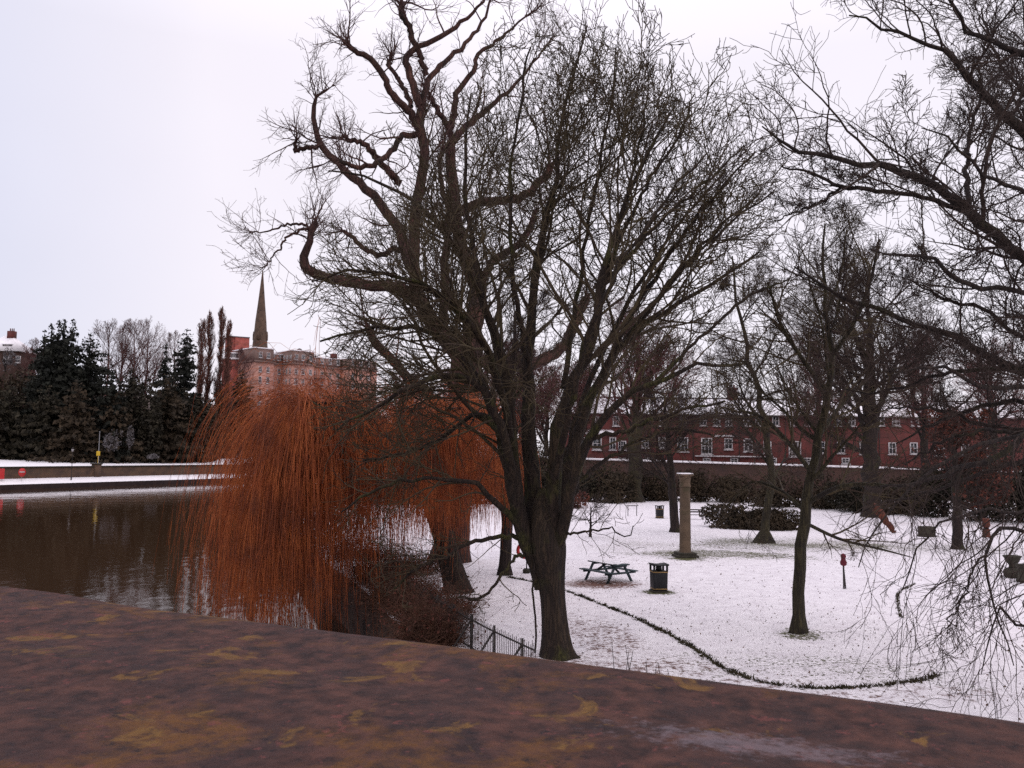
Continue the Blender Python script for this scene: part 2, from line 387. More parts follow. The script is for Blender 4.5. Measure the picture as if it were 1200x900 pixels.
def water_mat():
    m = bpy.data.materials.new('river_water'); m.use_nodes = True
    N, L = m.node_tree.nodes, m.node_tree.links
    b = N['Principled BSDF']
    b.inputs['Base Color'].default_value = (0.040, 0.021, 0.011, 1); b.inputs['Roughness'].default_value = 0.05
    b.inputs['IOR'].default_value = 1.33; b.inputs['Specular IOR Level'].default_value = 0.5
    g = N.new('ShaderNodeNewGeometry')
    def wav(scale, sx, sy, rot, det):
        mp = N.new('ShaderNodeMapping'); mp.inputs['Scale'].default_value = (sx, sy, 1); mp.inputs['Rotation'].default_value = (0, 0, rot)
        L.new(g.outputs['Position'], mp.inputs[0])
        n = N.new('ShaderNodeTexNoise'); n.inputs['Scale'].default_value = scale; n.inputs['Detail'].default_value = det
        L.new(mp.outputs[0], n.inputs['Vector']); return n.outputs[0]
    a = wav(0.9, 1, 0.6, 0.4, 4); c = wav(0.12, 1, 1.6, 0.2, 3)
    s = N.new('ShaderNodeMath'); s.operation = 'MULTIPLY_ADD'
    L.new(c, s.inputs[0]); s.inputs[1].default_value = 2.0; L.new(a, s.inputs[2])
    bp = N.new('ShaderNodeBump'); bp.inputs['Distance'].default_value = 0.015; bp.inputs['Strength'].default_value = 1.0
    L.new(s.outputs[0], bp.inputs['Height']); L.new(bp.outputs[0], b.inputs['Normal'])
    return m
M['quay_dark'] = mat('dark_quay_stone', (0.018, 0.010, 0.010), (0.032, 0.018, 0.016), 1.0, 0.9)
M['water'] = water_mat()

# ------------------------------------------------------------------ setting: ground, river, hill
WATER_Z = -2.0
NB = np.array([(10, -30), (8, 0), (5, 8), (0.1, 20), (-2.55, 26.8), (-6.1, 35.8), (-8.8, 43), (-13.6, 57), (-18.5, 71),
               (-26, 92), (-34, 130), (-38, 180), (-36, 260), (-34, 420), (-30, 1200)], float)
FB = np.array([(-118, 98.4), (-92, 153), (-72, 195), (-54, 232.8), (-43, 300), (-38, 420), (-32, 1200)], float)
rng0 = np.random.default_rng(5)

def resample(line, step):
    seg = np.linalg.norm(np.diff(line, axis=0), axis=1); s = np.concatenate([[0], np.cumsum(seg)])
    n = max(2, int(s[-1] / step)); q = np.linspace(0, s[-1], n + 1)
    return np.stack([np.interp(q, s, line[:, k]) for k in range(line.shape[1])], 1)

def grid_mesh(name, G, m, parent=None, smooth=True):
    a, b = G.shape[:2]; I = np.arange(a * b).reshape(a, b)
    F = np.stack([I[:-1, :-1], I[1:, :-1], I[1:, 1:], I[:-1, 1:]], -1).reshape(-1, 4)
    return mesh_np(name, G.reshape(-1, 3), F, m, parent, smooth)

def lawn_z(x, y):
    return 0.05 * np.sin(x * 0.31 + 1.0) * np.sin(y * 0.23) + 0.03 * np.sin(x * 0.83 + y * 0.57)

# lawn: rows follow the bank and run to the right, far beyond the wall
ys = np.concatenate([np.arange(-30, 130, 1.0), np.arange(130, 300, 10), np.arange(300, 1201, 100)])
bx = np.interp(ys, NB[:, 1], NB[:, 0])
offs = np.concatenate([[0, 0.25, 0.6], np.arange(1, 70, 1.0), np.arange(70, 150, 8), np.arange(150, 900, 75)])
X = bx[:, None] + offs[None]; Yg = np.repeat(ys[:, None], len(offs), 1)
Z = lawn_z(X, Yg); Z[:, 0] -= 0.15; Z[:, 1] -= 0.12
def B(u, v, rx, ry, amt, k, rz=0.0):
    p = gd(u, v); return (p[0], p[1], rx, ry, rz, amt, k)
blobs = [B(937, 742, 1.0, 1.1, 0.55, 0), B(895, 638, 6.5, 6.5, 0.42, 0), B(803, 655, 1.3, 1.2, 0.8, 0), B(1000, 640, 9, 5, 0.34, 0),
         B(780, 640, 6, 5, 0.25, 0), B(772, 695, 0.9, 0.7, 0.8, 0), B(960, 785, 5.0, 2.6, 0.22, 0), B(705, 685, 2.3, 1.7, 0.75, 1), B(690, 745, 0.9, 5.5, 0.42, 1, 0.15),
         B(760, 780, 3.2, 1.6, 0.42, 1), B(715, 745, 1.3, 3.4, 0.45, 1, 0.2), B(860, 800, 3.4, 1.0, 0.36, 1), B(990, 818, 4.0, 0.9, 0.36, 1), B(840, 650, 6.5, 3.0, 0.52, 0), B(960, 640, 8, 2.6, 0.48, 0), B(1110, 815, 3.0, 1.2, 0.34, 1), B(650, 772, 1.6, 1.6, 0.5, 1), B(1130, 615, 16, 5, 0.36, 1), B(760, 640, 9, 3, 0.22, 1)]
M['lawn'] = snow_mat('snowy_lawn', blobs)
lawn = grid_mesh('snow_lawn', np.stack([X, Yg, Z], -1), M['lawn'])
lawn['kind'] = 'structure'

# river wall on the near bank (stone edge, dropping below the water)
nb = resample(NB[:-2], 2.0)
def ribbon(line, prof):
    t = np.gradient(line, axis=0); t /= np.linalg.norm(t, axis=1)[:, None]
    n = np.stack([t[:, 1], -t[:, 0]], 1)       # to the right of travel
    return np.stack([np.concatenate([line + n * o, np.full((len(line), 1), z)], 1) for o, z in prof], 1)
rw = thing('river_wall', 'low dark stone river wall edging the park beside the water', 'wall')
G = ribbon(nb, [(-0.12, -5), (-0.12, -0.20), (-0.05, -0.13), (0.38, -0.13), (0.45, -0.3)])
M['bank_stone'] = mat('bank_stone', (0.035, 0.022, 0.018), (0.062, 0.038, 0.028), 2.0, 0.9, c3=(0.022, 0.015, 0.013), bump=0.04)
grid_mesh('wall_body', G, M['bank_stone'], rw, False)

wv = np.array([(-420, -60, WATER_Z), (60, -60, WATER_Z), (60, 1200, WATER_Z), (-420, 1200, WATER_Z)])
w = mesh_np('river_water', wv, np.array([[0, 1, 2, 3]]), M['water']); w['kind'] = 'structure'

# far bank: quay, retaining wall, terrace, wooded hill
def off_far(x, y):
    return (x + 92) * -0.903 + (y - 153) * 0.430
HP = np.array([(-5, -1.1), (4.4, -1.1), (4.45, 2.1), (20, 2.5), (35, 3.1), (50, 9.5), (64, 18), (90, 25), (140, 28), (700, 30)])
def hill_z(x, y):
    return float(np.interp(off_far(x, y), HP[:, 0], HP[:, 1]))
fb = resample(FB[:-1], 4.0)
fbL = np.concatenate([fb, FB[-1:]])
def lribbon(prof):
    return ribbon(fbL, [(-o, z) for o, z in prof])
q = grid_mesh('quay_path', lribbon([(0.42, -1.1), (2, -.75), (4.2, -.2)])[:, ::-1], M['snow'], None, False); q['kind'] = 'structure'
qw = thing('quay_wall', 'low dark quay wall along the far river edge under the snowy path', 'wall')
grid_mesh('wall_body', lribbon([(0, -5), (0, -1.16), (0.02, -1.13), (0.41, -1.13)])[:, ::-1], M['quay_dark'], qw, False)
rt = thing('retaining_wall', 'long brown stone retaining wall between the two snowy terraces across the river', 'wall')
grid_mesh('wall_body', lribbon([(4.2, -.6), (4.2, 1.98), (4.75, 1.98)])[:, ::-1], M['quay_stone'], rt, False)
grid_mesh('coping', lribbon([(4.08, 1.86), (4.08, 2.06), (4.8, 2.06)])[:, ::-1], M['dark_stone'], rt, False)
tr = grid_mesh('terrace', lribbon([(4.8, 2.02), (8, 2.15), (20, 2.5), (35, 3.1)])[:, ::-1], M['snow'], None, False); tr['kind'] = 'structure'
M['hill'] = mat('hill_ground', (0.05, 0.035, 0.028), (0.09, 0.06, 0.045), 0.3, 0.95, c3=(0.55, 0.53, 0.55), scale2=0.25, lo3=0.62, hi3=0.68)
hl = grid_mesh('wooded_hill', lribbon([(35, 3.1), (42, 6), (50, 9.5), (64, 18), (90, 25), (140, 28), (700, 30)])[:, ::-1], M['hill'], None, True); hl['kind'] = 'structure'

# ------------------------------------------------------------------ foreground parapet of the bridge
ang = math.atan2(-0.518, 1.0)
pp = thing('bridge_parapet', 'weathered sandstone bridge parapet with ochre lichen across the foreground', 'parapet', (0, 1.04, 0), ang)
TOP = 5.572
xs = np.linspace(-14, 14, 900)
prof = [(-1.6, -0.28), (-1.6, 0.0)] + [(-1.55 + 1.49 * i / 40, 0.0) for i in range(41)] + [(-0.035, -0.004), (-0.015, -0.013), (-0.004, -0.028), (0.0, -0.05), (0.0, -0.28), (-0.15, -0.28)]
G = np.zeros((len(xs), len(prof), 3))
r1 = np.random.default_rng(3)
for j, (yy, zz) in enumerate(prof):
    G[:, j, 0] = xs; G[:, j, 1] = yy; G[:, j, 2] = TOP + zz
ph = r1.uniform(0, 6.28, 40); fr = r1.uniform(1.5, 26, 40)
wob = sum(np.sin(G[..., 0] * fr[i] + ph[i]) * np.sin(G[..., 1] * fr[-i-1] * 1.3 + ph[-i-1]) / fr[i] for i in range(40))
G[..., 2] += 0.0045 * wob
G[..., 1] += 0.006 * np.interp(xs, xs[::9], r1.normal(0, 1, len(xs[::9])).cumsum() * 0.02 + r1.normal(0, .5, len(xs[::9])))[:, None] * (np.array([p[0] for p in prof]) > -0.06)[None]
grid_mesh('coping', G[:, ::-1], M['parapet'], pp)
MB().span((-14, -1.4, -5), (14, -0.15, 5.3)).build('wall_body', M['bank_stone'], pp)

# ------------------------------------------------------------------ branch machinery
def nrm(a):
    return a / np.maximum(np.linalg.norm(a, axis=-1, keepdims=True), 1e-9)

def catmull(pts, k):
    pts = np.asarray(pts, float)
    P = np.concatenate([[2 * pts[0] - pts[1]], pts, [2 * pts[-1] - pts[-2]]])
    seg = np.linalg.norm(np.diff(pts[:, :3], axis=0), axis=1); s = np.concatenate([[0], np.cumsum(seg)])
    out = []
    for q in np.linspace(0, s[-1], k):
        i = min(np.searchsorted(s, q, side='right') - 1, len(pts) - 2); t = (q - s[i]) / max(seg[i], 1e-9)
        p0, p1, p2, p3 = P[i], P[i+1], P[i+2], P[i+3]
        out.append(0.5 * ((2*p1) + (-p0+p2)*t + (2*p0-5*p1+4*p2-p3)*t*t + (-p0+3*p1-3*p2+p3)*t**3))
    return np.array(out)

def tubes(parts, rng):
    """parts: list of (P (N,k,3), R (N,k), sides) -> V, F"""
    Vs, Fs, n0 = [], [], 0
    for P, R, s in parts:
        N, k, _ = P.shape
        if N == 0: continue
        T = np.empty_like(P); T[:, 1:-1] = P[:, 2:] - P[:, :-2]; T[:, 0] = P[:, 1] - P[:, 0]; T[:, -1] = P[:, -1] - P[:, -2]
        T = nrm(T)
        mean = nrm(P[:, -1] - P[:, 0])
        ref = rng.normal(size=(N, 3)); ref = nrm(ref - (ref * mean).sum(-1, keepdims=True) * mean)
        U = ref[:, None] - (ref[:, None] * T).sum(-1, keepdims=True) * T
        U = nrm(U); Wv = np.cross(T, U)
        a = np.arange(s) * 2 * np.pi / s
        V = P[:, :, None] + R[:, :, None, None] * (np.cos(a)[:, None] * U[:, :, None] + np.sin(a)[:, None] * Wv[:, :, None])
        I = np.arange(N * k * s).reshape(N, k, s)
        J = np.roll(I, -1, axis=2)
        F = np.stack([I[:, :-1], J[:, :-1], J[:, 1:], I[:, 1:]], -1).reshape(-1, 4)
        Vs.append(V.reshape(-1, 3)); Fs.append(F + n0); n0 += N * k * s
    return np.concatenate(Vs), np.concatenate(Fs)

def spawn(P, R, rng, dens, lenf, k=6, t0=0.2, t1=0.97, ang=45, angsd=12, wig=0.12, trop=(0, 0, 0.05), rfac=0.6, tip=0.004,
          env=None, nmin=1, up=0.0, lmin=0.2, lsd=0.3, curl=0.0, rlen=None):
    N, kp, _ = P.shape
    if N == 0: return np.zeros((0, k, 3)), np.zeros((0, k))
    seg = np.linalg.norm(np.diff(P, axis=1), axis=2); Lp = seg.sum(1)
    if dens > 0: n = np.maximum(nmin, rng.poisson(dens * Lp * (t1 - t0)))
    elif dens < 0: n = np.maximum(nmin, rng.poisson(-dens, N))
    else: n = np.full(N, nmin)
    idx = np.repeat(np.arange(N), n)
    start = np.repeat(np.cumsum(n) - n, n)
    t = t0 + (t1 - t0) * ((np.arange(len(idx)) - start + rng.random(len(idx))) / np.repeat(n, n))
    f = t * (kp - 1); i0 = np.clip(f.astype(int), 0, kp - 2); fr = (f - i0)[:, None]
    pa, pb = P[idx, i0], P[idx, i0 + 1]
    pos = pa + (pb - pa) * fr; T = nrm(pb - pa)
    rp = R[idx, i0] * (1 - fr[:, 0]) + R[idx, i0 + 1] * fr[:, 0]
    v = rng.normal(size=T.shape); v[:, 2] += up
    v = nrm(v - (v * T).sum(-1, keepdims=True) * T)
    a = np.radians(np.clip(rng.normal(ang, angsd, len(idx)), 8, 110))[:, None]
    D = np.cos(a) * T + np.sin(a) * v
    ln = np.maximum(lmin, lenf(Lp[idx], t) * np.exp(rng.normal(0, lsd, len(idx))))
    st = (ln / (k - 1))[:, None]
    out = np.empty((len(idx), k, 3)); out[:, 0] = pos
    d = D; tropv = np.asarray(trop, float)
    cv = rng.normal(size=D.shape) * curl
    for j in range(1, k):
        d = nrm(d + wig * rng.normal(size=d.shape) + tropv + cv)
        out[:, j] = out[:, j - 1] + d * st
    r0 = np.minimum(rfac * rp, (rlen or 0.03) * ln + tip)
    s = np.linspace(0, 1, k)[None]
    rad = tip + (r0 - tip).clip(0)[:, None] * (1 - s) ** 0.9
    if env is not None:
        ins = env(out.reshape(-1, 3)).reshape(len(idx), k)
        bad = ~ins
        first = np.where(bad.any(1), bad.argmax(1), k) / k
        keep = first > 0.22
        sc = np.where(first < 1, np.maximum(first, 0.3), 1.0)
        out = out[:, :1] + (out - out[:, :1]) * sc[:, None, None]
        out, rad = out[keep], rad[keep]
    return out, rad

def profile_env(cx, cy, zl, zr, rng, jit=0.08, ry=None):
    """crown envelope: zl/zr lists of (z, radius) left and right of the axis"""
    zl, zr = np.array(sorted(zl)), np.array(sorted(zr))
    ph = rng.uniform(0, 6.28, 6)
    def f(p):
        x, y, z = p[:, 0] - cx, p[:, 1] - cy, p[:, 2]
        rl = np.interp(z, zl[:, 0], zl[:, 1], left=0, right=0); rr = np.interp(z, zr[:, 0], zr[:, 1], left=0, right=0)
        r = np.where(x < 0, rl, rr); rb = 0.5 * (rl + rr) if ry is None else np.full_like(r, ry)
        az = np.arctan2(y, x)
        k = 1 + jit * (np.sin(3 * az + ph[0] + z * 1.1) + np.sin(5 * az + ph[1] - z * 1.7) + np.sin(z * 2.6 + ph[2]))
        return (x / np.maximum(r, 1e-3)) ** 2 + (y / np.maximum(rb, 1e-3)) ** 2 < k * k
    return f

def ell_env(c, r, rng, jit=0.07):
    c, r = np.asarray(c, float), np.asarray(r, float); ph = rng.uniform(0, 6.28, 6)
    def f(p):
        q = (p - c) / r; az = np.arctan2(q[:, 1], q[:, 0])
        k = 1 + jit * (np.sin(4 * az + ph[0] + q[:, 2] * 3) + np.sin(7 * az + ph[1] - q[:, 2] * 5) + np.sin(q[:, 2] * 9 + ph[2]))
        return (q ** 2).sum(1) < k * k
    return f

def traced(pts, Y, k=22, wob=0.0, rng=None):
    """pts: (u, v, width_px[, dY]) -> chain (k,3), radii (k)"""
    A = []
    for p in pts:
        dy = p[3] if len(p) > 3 else 0.0
        q = px(p[0], p[1], Y + dy); A.append((*q, p[2] * 0.5 * (Y + dy) / FPX))
    A = catmull(A, k)
    if wob and rng is not None:
        A[1:-1, :3] += rng.normal(0, wob, (k - 2, 3))
    return A[:, :3], np.maximum(A[:, 3], 0.006)

def put(name, parts, m, root, rng, smooth=True):
    V, F = tubes(parts, rng)
    V = V - np.array(root.location)
    return mesh_np(name, V, F, m, root, smooth)

def ruffle(P, R, n, s, rng, flare=None):
    """trunk tube with buttress lumps"""
    k = len(P); T = nrm(np.gradient(P, axis=0))
    ref = np.array([0, -1.0, 0.0]); U = nrm(ref - (T @ ref)[:, None] * T); Wv = np.cross(T, U)
    a = np.arange(n) * 2 * np.pi / n
    lump = np.zeros((k, n)); zz = np.linspace(0, 1, k)[:, None]
    for m_ in range(2, 7):
        lump += s / m_ * 1.6 * np.sin(m_ * a[None] + rng.uniform(0, 6.28) + zz * rng.uniform(-2, 2))
    amp = np.ones((k, 1))
    if flare is not None: amp = 1 + flare * np.exp(-zz * 9)
    r = R[:, None] * (1 + lump * amp)
    V = P[:, None] + r[..., None] * (np.cos(a)[None, :, None] * U[:, None] + np.sin(a)[None, :, None] * Wv[:, None])
    I = np.arange(k * n).reshape(k, n); J = np.roll(I, -1, axis=1)
    F = np.stack([I[:-1], J[:-1], J[1:], I[1:]], -1).reshape(-1, 4)
    return V.reshape(-1, 3), F

def put_trunk(P, R, m, root, rng, n=20, s=0.06, flare=1.0):
    V, F = ruffle(P, R, n, s, rng, flare)
    return mesh_np('trunk', V - np.array(root.location), F, m, root, True)

# ------------------------------------------------------------------ the big mossy tree in front
def front_tree():
    rng = np.random.default_rng(11)
    Y = 24.0; b = gd(650, 768); Y = b[1]
    t = thing('broad_bare_tree', 'broad many stemmed bare tree with mossy trunk in front of the picnic table', 'tree', (b[0], b[1], -0.05))
    TP, TR = traced([(652, 776, 58), (651, 766, 42), (650, 745, 33), (648, 715, 29), (646, 690, 30), (643, 665, 37), (641, 645, 43), (639, 622, 42), (638, 600, 33), (637, 585, 22), (636, 572, 10)], Y, 26)
    put_trunk(TP, TR, M['moss_bark'], t, rng, 26, 0.07, 1.2)
    limbs = [
        # stems that fan up
        [(634, 690, 15.1), (622, 650, 18.2), (610, 615, 18.9, -.2), (602, 560, 18.2, -.4), (599, 490, 15.1, -.6), (590, 430, 11.3, -.8), (574, 370, 8.3, -1.2), (558, 310, 6.0, -1.5), (548, 240, 5.0, -1.6), (545, 170, 3.8, -1.7), (552, 110, 1.9, -1.8)],
        [(640, 695, 15.1), (634, 650, 19.6), (626, 590, 19.6, .3), (622, 520, 18.2, .5), (620, 450, 14.4, .6), (620, 390, 12.1, .7), (627, 335, 9.8, .8), (637, 275, 7.6, 1), (650, 215, 5.9, 1.1), (658, 150, 4.2, 1.2), (672, 85, 3.3, 1.2), (688, 30, 1.9, 1.2)],
        [(645, 700, 15.1), (645, 650, 19.6, -.1), (648, 590, 18.9, -.4), (653, 520, 17.4, -.7), (662, 470, 14.4, -.9), (682, 425, 12.1, -1), (698, 385, 9.8, -1.1), (705, 330, 8.3, -1.2), (716, 285, 6.0, -1.3), (738, 225, 5.0, -1.4), (765, 170, 3.8, -1.5), (790, 125, 1.9, -1.5)],
        [(649, 695, 13.6), (653, 645, 18.2), (660, 580, 17.4, .6), (672, 525, 15.1, 1), (690, 475, 12.1, 1.4), (714, 425, 9.8, 1.8), (745, 390, 7.6, 2.2), (790, 360, 5.9, 2.6), (840, 330, 4.2, 3), (890, 295, 2.4, 3.2)],
        [(650, 680, 12.1), (656, 630, 14.4, -.3), (668, 575, 13.6, -1), (690, 515, 11.3, -1.8), (725, 470, 8.3, -2.4), (770, 445, 6.0, -2.8), (825, 430, 4.2, -3), (880, 425, 2.4, -3)],
        # arching to the left
        [(632, 685, 12.1), (618, 640, 14.4, .2), (602, 585, 13.6, .6), (588, 520, 12.1, 1), (565, 455, 9.8, 1.4), (530, 405, 7.6, 1.8), (485, 385, 5.9, 2.0), (430, 385, 4.2, 2.0), (375, 400, 2.4, 2)],
        [(606, 600, 12.1), (596, 530, 11.3, -1), (575, 470, 9.1, -1.6), (535, 440, 7.6, -2.0), (485, 452, 5.9, -2.2), (440, 478, 4.2, -2.3), (395, 505, 2.4, -2.3)],
        [(604, 570, 11.3), (592, 480, 9.8, -1.2), (565, 400, 8.3, -2.4), (525, 350, 6.4, -3), (475, 325, 5.0, -3.3), (420, 315, 3.8, -3.4), (365, 330, 1.9, -3.4)],
        [(603, 540, 10.6), (588, 440, 8.3, 1.2), (560, 340, 6.8, 2.2), (520, 270, 5.9, 2.8), (470, 225, 4.2, 3), (420, 205, 2.8, 3), (385, 200, 1.9, 3)],
        # low, drooping
        [(612, 625, 8.1), (585, 590, 7.4, -.8), (550, 565, 5.4, -1.5), (500, 560, 4.0, -2), (450, 572, 3.8, -2.2), (400, 600, 1.9, -2.2)],
        [(612, 632, 6.1), (585, 628, 5.4, -.5), (552, 636, 4.7, -1), (520, 652, 3.4, -1.3), (490, 668, 3.3, -1.5), (462, 690, 1.9, -1.5)],
        [(618, 648, 4.7), (605, 654, 4.0, -.6), (588, 676, 3.7, -.9), (575, 692, 3.4, -1), (556, 703, 3.8, -1.1), (535, 700, 1.9, -1.2)],
        [(655, 628, 3.4), (672, 625, 3.0, -.6), (692, 622, 2.5, -.9), (715, 618, 1.9, -1.0), (733, 626, 1.5, -1.1), (742, 616, 1.1, -1.1)],
        [(658, 600, 6.1), (690, 555, 5.4, 1), (740, 520, 4.0, 1.8), (790, 505, 3.8, 2.2), (835, 510, 2.4, 2.4)],
        [(600, 520, 7.4), (560, 485, 6.1, .8), (520, 512, 4.7, 1.4), (475, 530, 3.4, 1.7), (425, 540, 2.8, 1.9)],
        [(621, 440, 6.7), (606, 350, 6.1, -.8), (597, 265, 4.7, -1.2), (600, 180, 3.4, -1.5), (612, 105, 3.3, -1.6), (622, 55, 1.9, -1.6)],
        [(650, 560, 9.4, -1), (670, 470, 8.1, -2.6), (690, 390, 6.7, -3.6), (728, 310, 4.7, -4.3), (775, 240, 3.4, -4.6), (828, 180, 2.4, -4.8)],
        [(655, 560, 8.7, 1), (690, 450, 6.7, 2.6), (740, 350, 5.4, 3.8), (795, 265, 3.4, 4.4), (850, 200, 2.4, 4.6)],
        [(705, 335, 5.4, -1.2), (745, 290, 4.7, -1), (790, 245, 3.4, -.6), (835, 205, 3.3, -.2), (872, 170, 1.9, 0)],
        [(714, 425, 5.4, 1.8), (760, 365, 4.7, 1), (815, 300, 3.4, .4), (868, 250, 2.8, 0), (905, 225, 1.9, 0)],
        [(700, 450, 7.4, 1.6), (740, 370, 6.1, 1.4), (790, 290, 4.7, 1.0), (840, 225, 3.4, .8), (885, 178, 1.9, .8)],
        [(705, 332, 6.1, -1.2), (735, 265, 4.7, -1), (770, 200, 3.4, -.6), (800, 150, 3.2, -.2), (814, 110, 1.5, 0)],
        [(690, 392, 6.1, -1), (718, 300, 4.7, -.2), (738, 220, 3.4, .6), (752, 150, 3.0, 1.2), (760, 104, 1.5, 1.5)],
        [(730, 402, 6.1, 2.2), (785, 330, 4.7, 2.4), (840, 270, 3.4, 2.2), (890, 226, 2.4, 2)],
        [(660, 455, 7.4, -.6), (676, 350, 5.4, .2), (690, 260, 4.4, .8), (706, 180, 3.4, 1.2), (718, 110, 2.8, 1.5), (722, 52, 1.4, 1.6)],
        [(770, 445, 4.7, -2.8), (825, 392, 3.7, -2.4), (875, 350, 3.8, -2), (926, 326, 1.9, -1.6)],
        [(690, 515, 5.4, -1.8), (745, 500, 4.7, -2.6), (800, 480, 3.4, -3.2), (850, 470, 2.8, -3.5)],
    ]
    ch = [traced(l, Y, 22, 0.035, rng) for l in limbs]
    for P, R in ch:
        put('limb', [(P[None], R[None], 9 if R[0] > .15 else 7)], M['moss_bark'], t, rng)
    LP = np.stack([c[0] for c in ch]); LR = np.stack([c[1] for c in ch])
    zpx = lambda v: 5.8 + (530 - v) * Y / 1000
    d = Y / 1000
    zl = [(zpx(v), (650 - u) * d) for u, v in [(612, 30), (560, 70), (520, 130), (450, 190), (385, 230), (345, 300), (340, 400), (360, 480), (380, 560), (420, 640), (480, 705), (590, 730)]]
    zr = [(zpx(v), (u - 650) * d) for u, v in [(690, 2), (728, 35), (775, 85), (835, 105), (885, 130), (908, 190), (930, 280), (935, 350), (920, 440), (885, 500), (835, 560), (750, 640), (665, 660)]]
    env = profile_env(b[0], b[1], zl, zr, rng, 0.035, 6.0)
    a = spawn(LP, LR, rng, 1.7, lambda L, t: 0.50 * L * (1 - 0.55 * t), 13, 0.42, 0.98, 38, 10, 0.13, (0, 0, .035), 0.45, 0.009, env, up=0.1, rlen=.0095, curl=.035)
    lx = spawn(LP, LR, rng, 1.6, lambda L, t: 0.8 + 0 * t, 7, 0.62, 1.0, 45, 15, 0.16, (0, 0, .05), 0.3, 0.008, env, lmin=.3, rlen=.014)
    a2 = spawn(*a, rng, 2.9, lambda L, t: 0.48 * L * (1 - 0.5 * t), 9, 0.32, 1.0, 40, 12, 0.16, (0, 0, .05), 0.62, 0.009, env, lmin=.35, rlen=.011, curl=.05)
    a3 = spawn(*a2, rng, 4.2, lambda L, t: 0.5 * L * (1 - 0.4 * t), 6, 0.25, 1.0, 42, 14, 0.2, (0, 0, .06), 0.7, 0.0085, env, lmin=.25, rlen=.013)
    b3 = spawn(*lx, rng, 4.0, lambda L, t: 0.5 * L, 5, 0.12, 1.0, 42, 14, 0.17, (0, 0, .06), 0.7, 0.0075, env, lmin=.2, rlen=.015)
    a4 = spawn(*a3, rng, 3.6, lambda L, t: 0.24 + 0 * t, 4, 0.3, 1.0, 45, 15, 0.22, (0, 0, .12), 0.8, 0.0085, env, lmin=.14, rlen=.02)
    # the low, near-level boughs on the river side carry a thicker spray of twigs
    lw = np.array([l[-1][0] < 480 for l in limbs])
    w1 = spawn(LP[lw], LR[lw], rng, 3.4, lambda L, t: 0.34 * L * (1.1 - 0.5 * t), 10, 0.3, 1.0, 42, 12, 0.13, (0, 0, -.01), 0.5, 0.008, env, rlen=.011)
    w2 = spawn(*w1, rng, 3.7, lambda L, t: 0.45 * L * (1 - 0.4 * t), 7, 0.2, 1.0, 40, 13, 0.18, (0, 0, .03), 0.65, 0.0075, env, lmin=.3, rlen=.012)
    w3 = spawn(*w2, rng, 4.2, lambda L, t: 0.45 * L, 5, 0.2, 1.0, 42, 13, 0.2, (0, 0, .06), 0.7, 0.007, env, lmin=.2, rlen=.014)
    # fine shoots along the lower stems
    f1 = spawn(LP, LR, rng, 1.5, lambda L, t: 1.1 + 0 * t, 8, 0.14, 0.5, 50, 16, 0.15, (0, 0, .05), 0.3, 0.007, env, lmin=.4, rlen=.010, curl=.05)
    f2 = spawn(*f1, rng, 3.2, lambda L, t: 0.42 * L, 5, 0.2, 1.0, 44, 14, 0.18, (0, 0, .05), 0.7, 0.0065, env, lmin=.2, rlen=.012)
    print('front', len(a[0]), len(a2[0]), len(a3[0]), len(a4[0]), len(b3[0]))
    put('twigs', [(a[0], a[1], 5), (a2[0], a2[1], 4), (lx[0], lx[1], 3), (a3[0], a3[1], 3), (b3[0], b3[1], 3), (a4[0], a4[1], 3), (w1[0], w1[1], 4), (w2[0], w2[1], 3), (w3[0], w3[1], 3), (f1[0], f1[1], 3), (f2[0], f2[1], 3)], M['front_twig'], t, rng)
    # ivy / suckers climbing beside the trunk
    SP, SR = traced([(627, 765, 2.5, -.3), (628, 730, 2.5, -.3), (624, 690, 2.5, -.3), (626, 660, 2.2, -.3), (618, 630, 2, -.3)], Y, 14, 0.015, rng)
    put('climbing_stem', [(SP[None], SR[None], 5)], M['dark_bark'], t, rng)
    return t
front_tree()

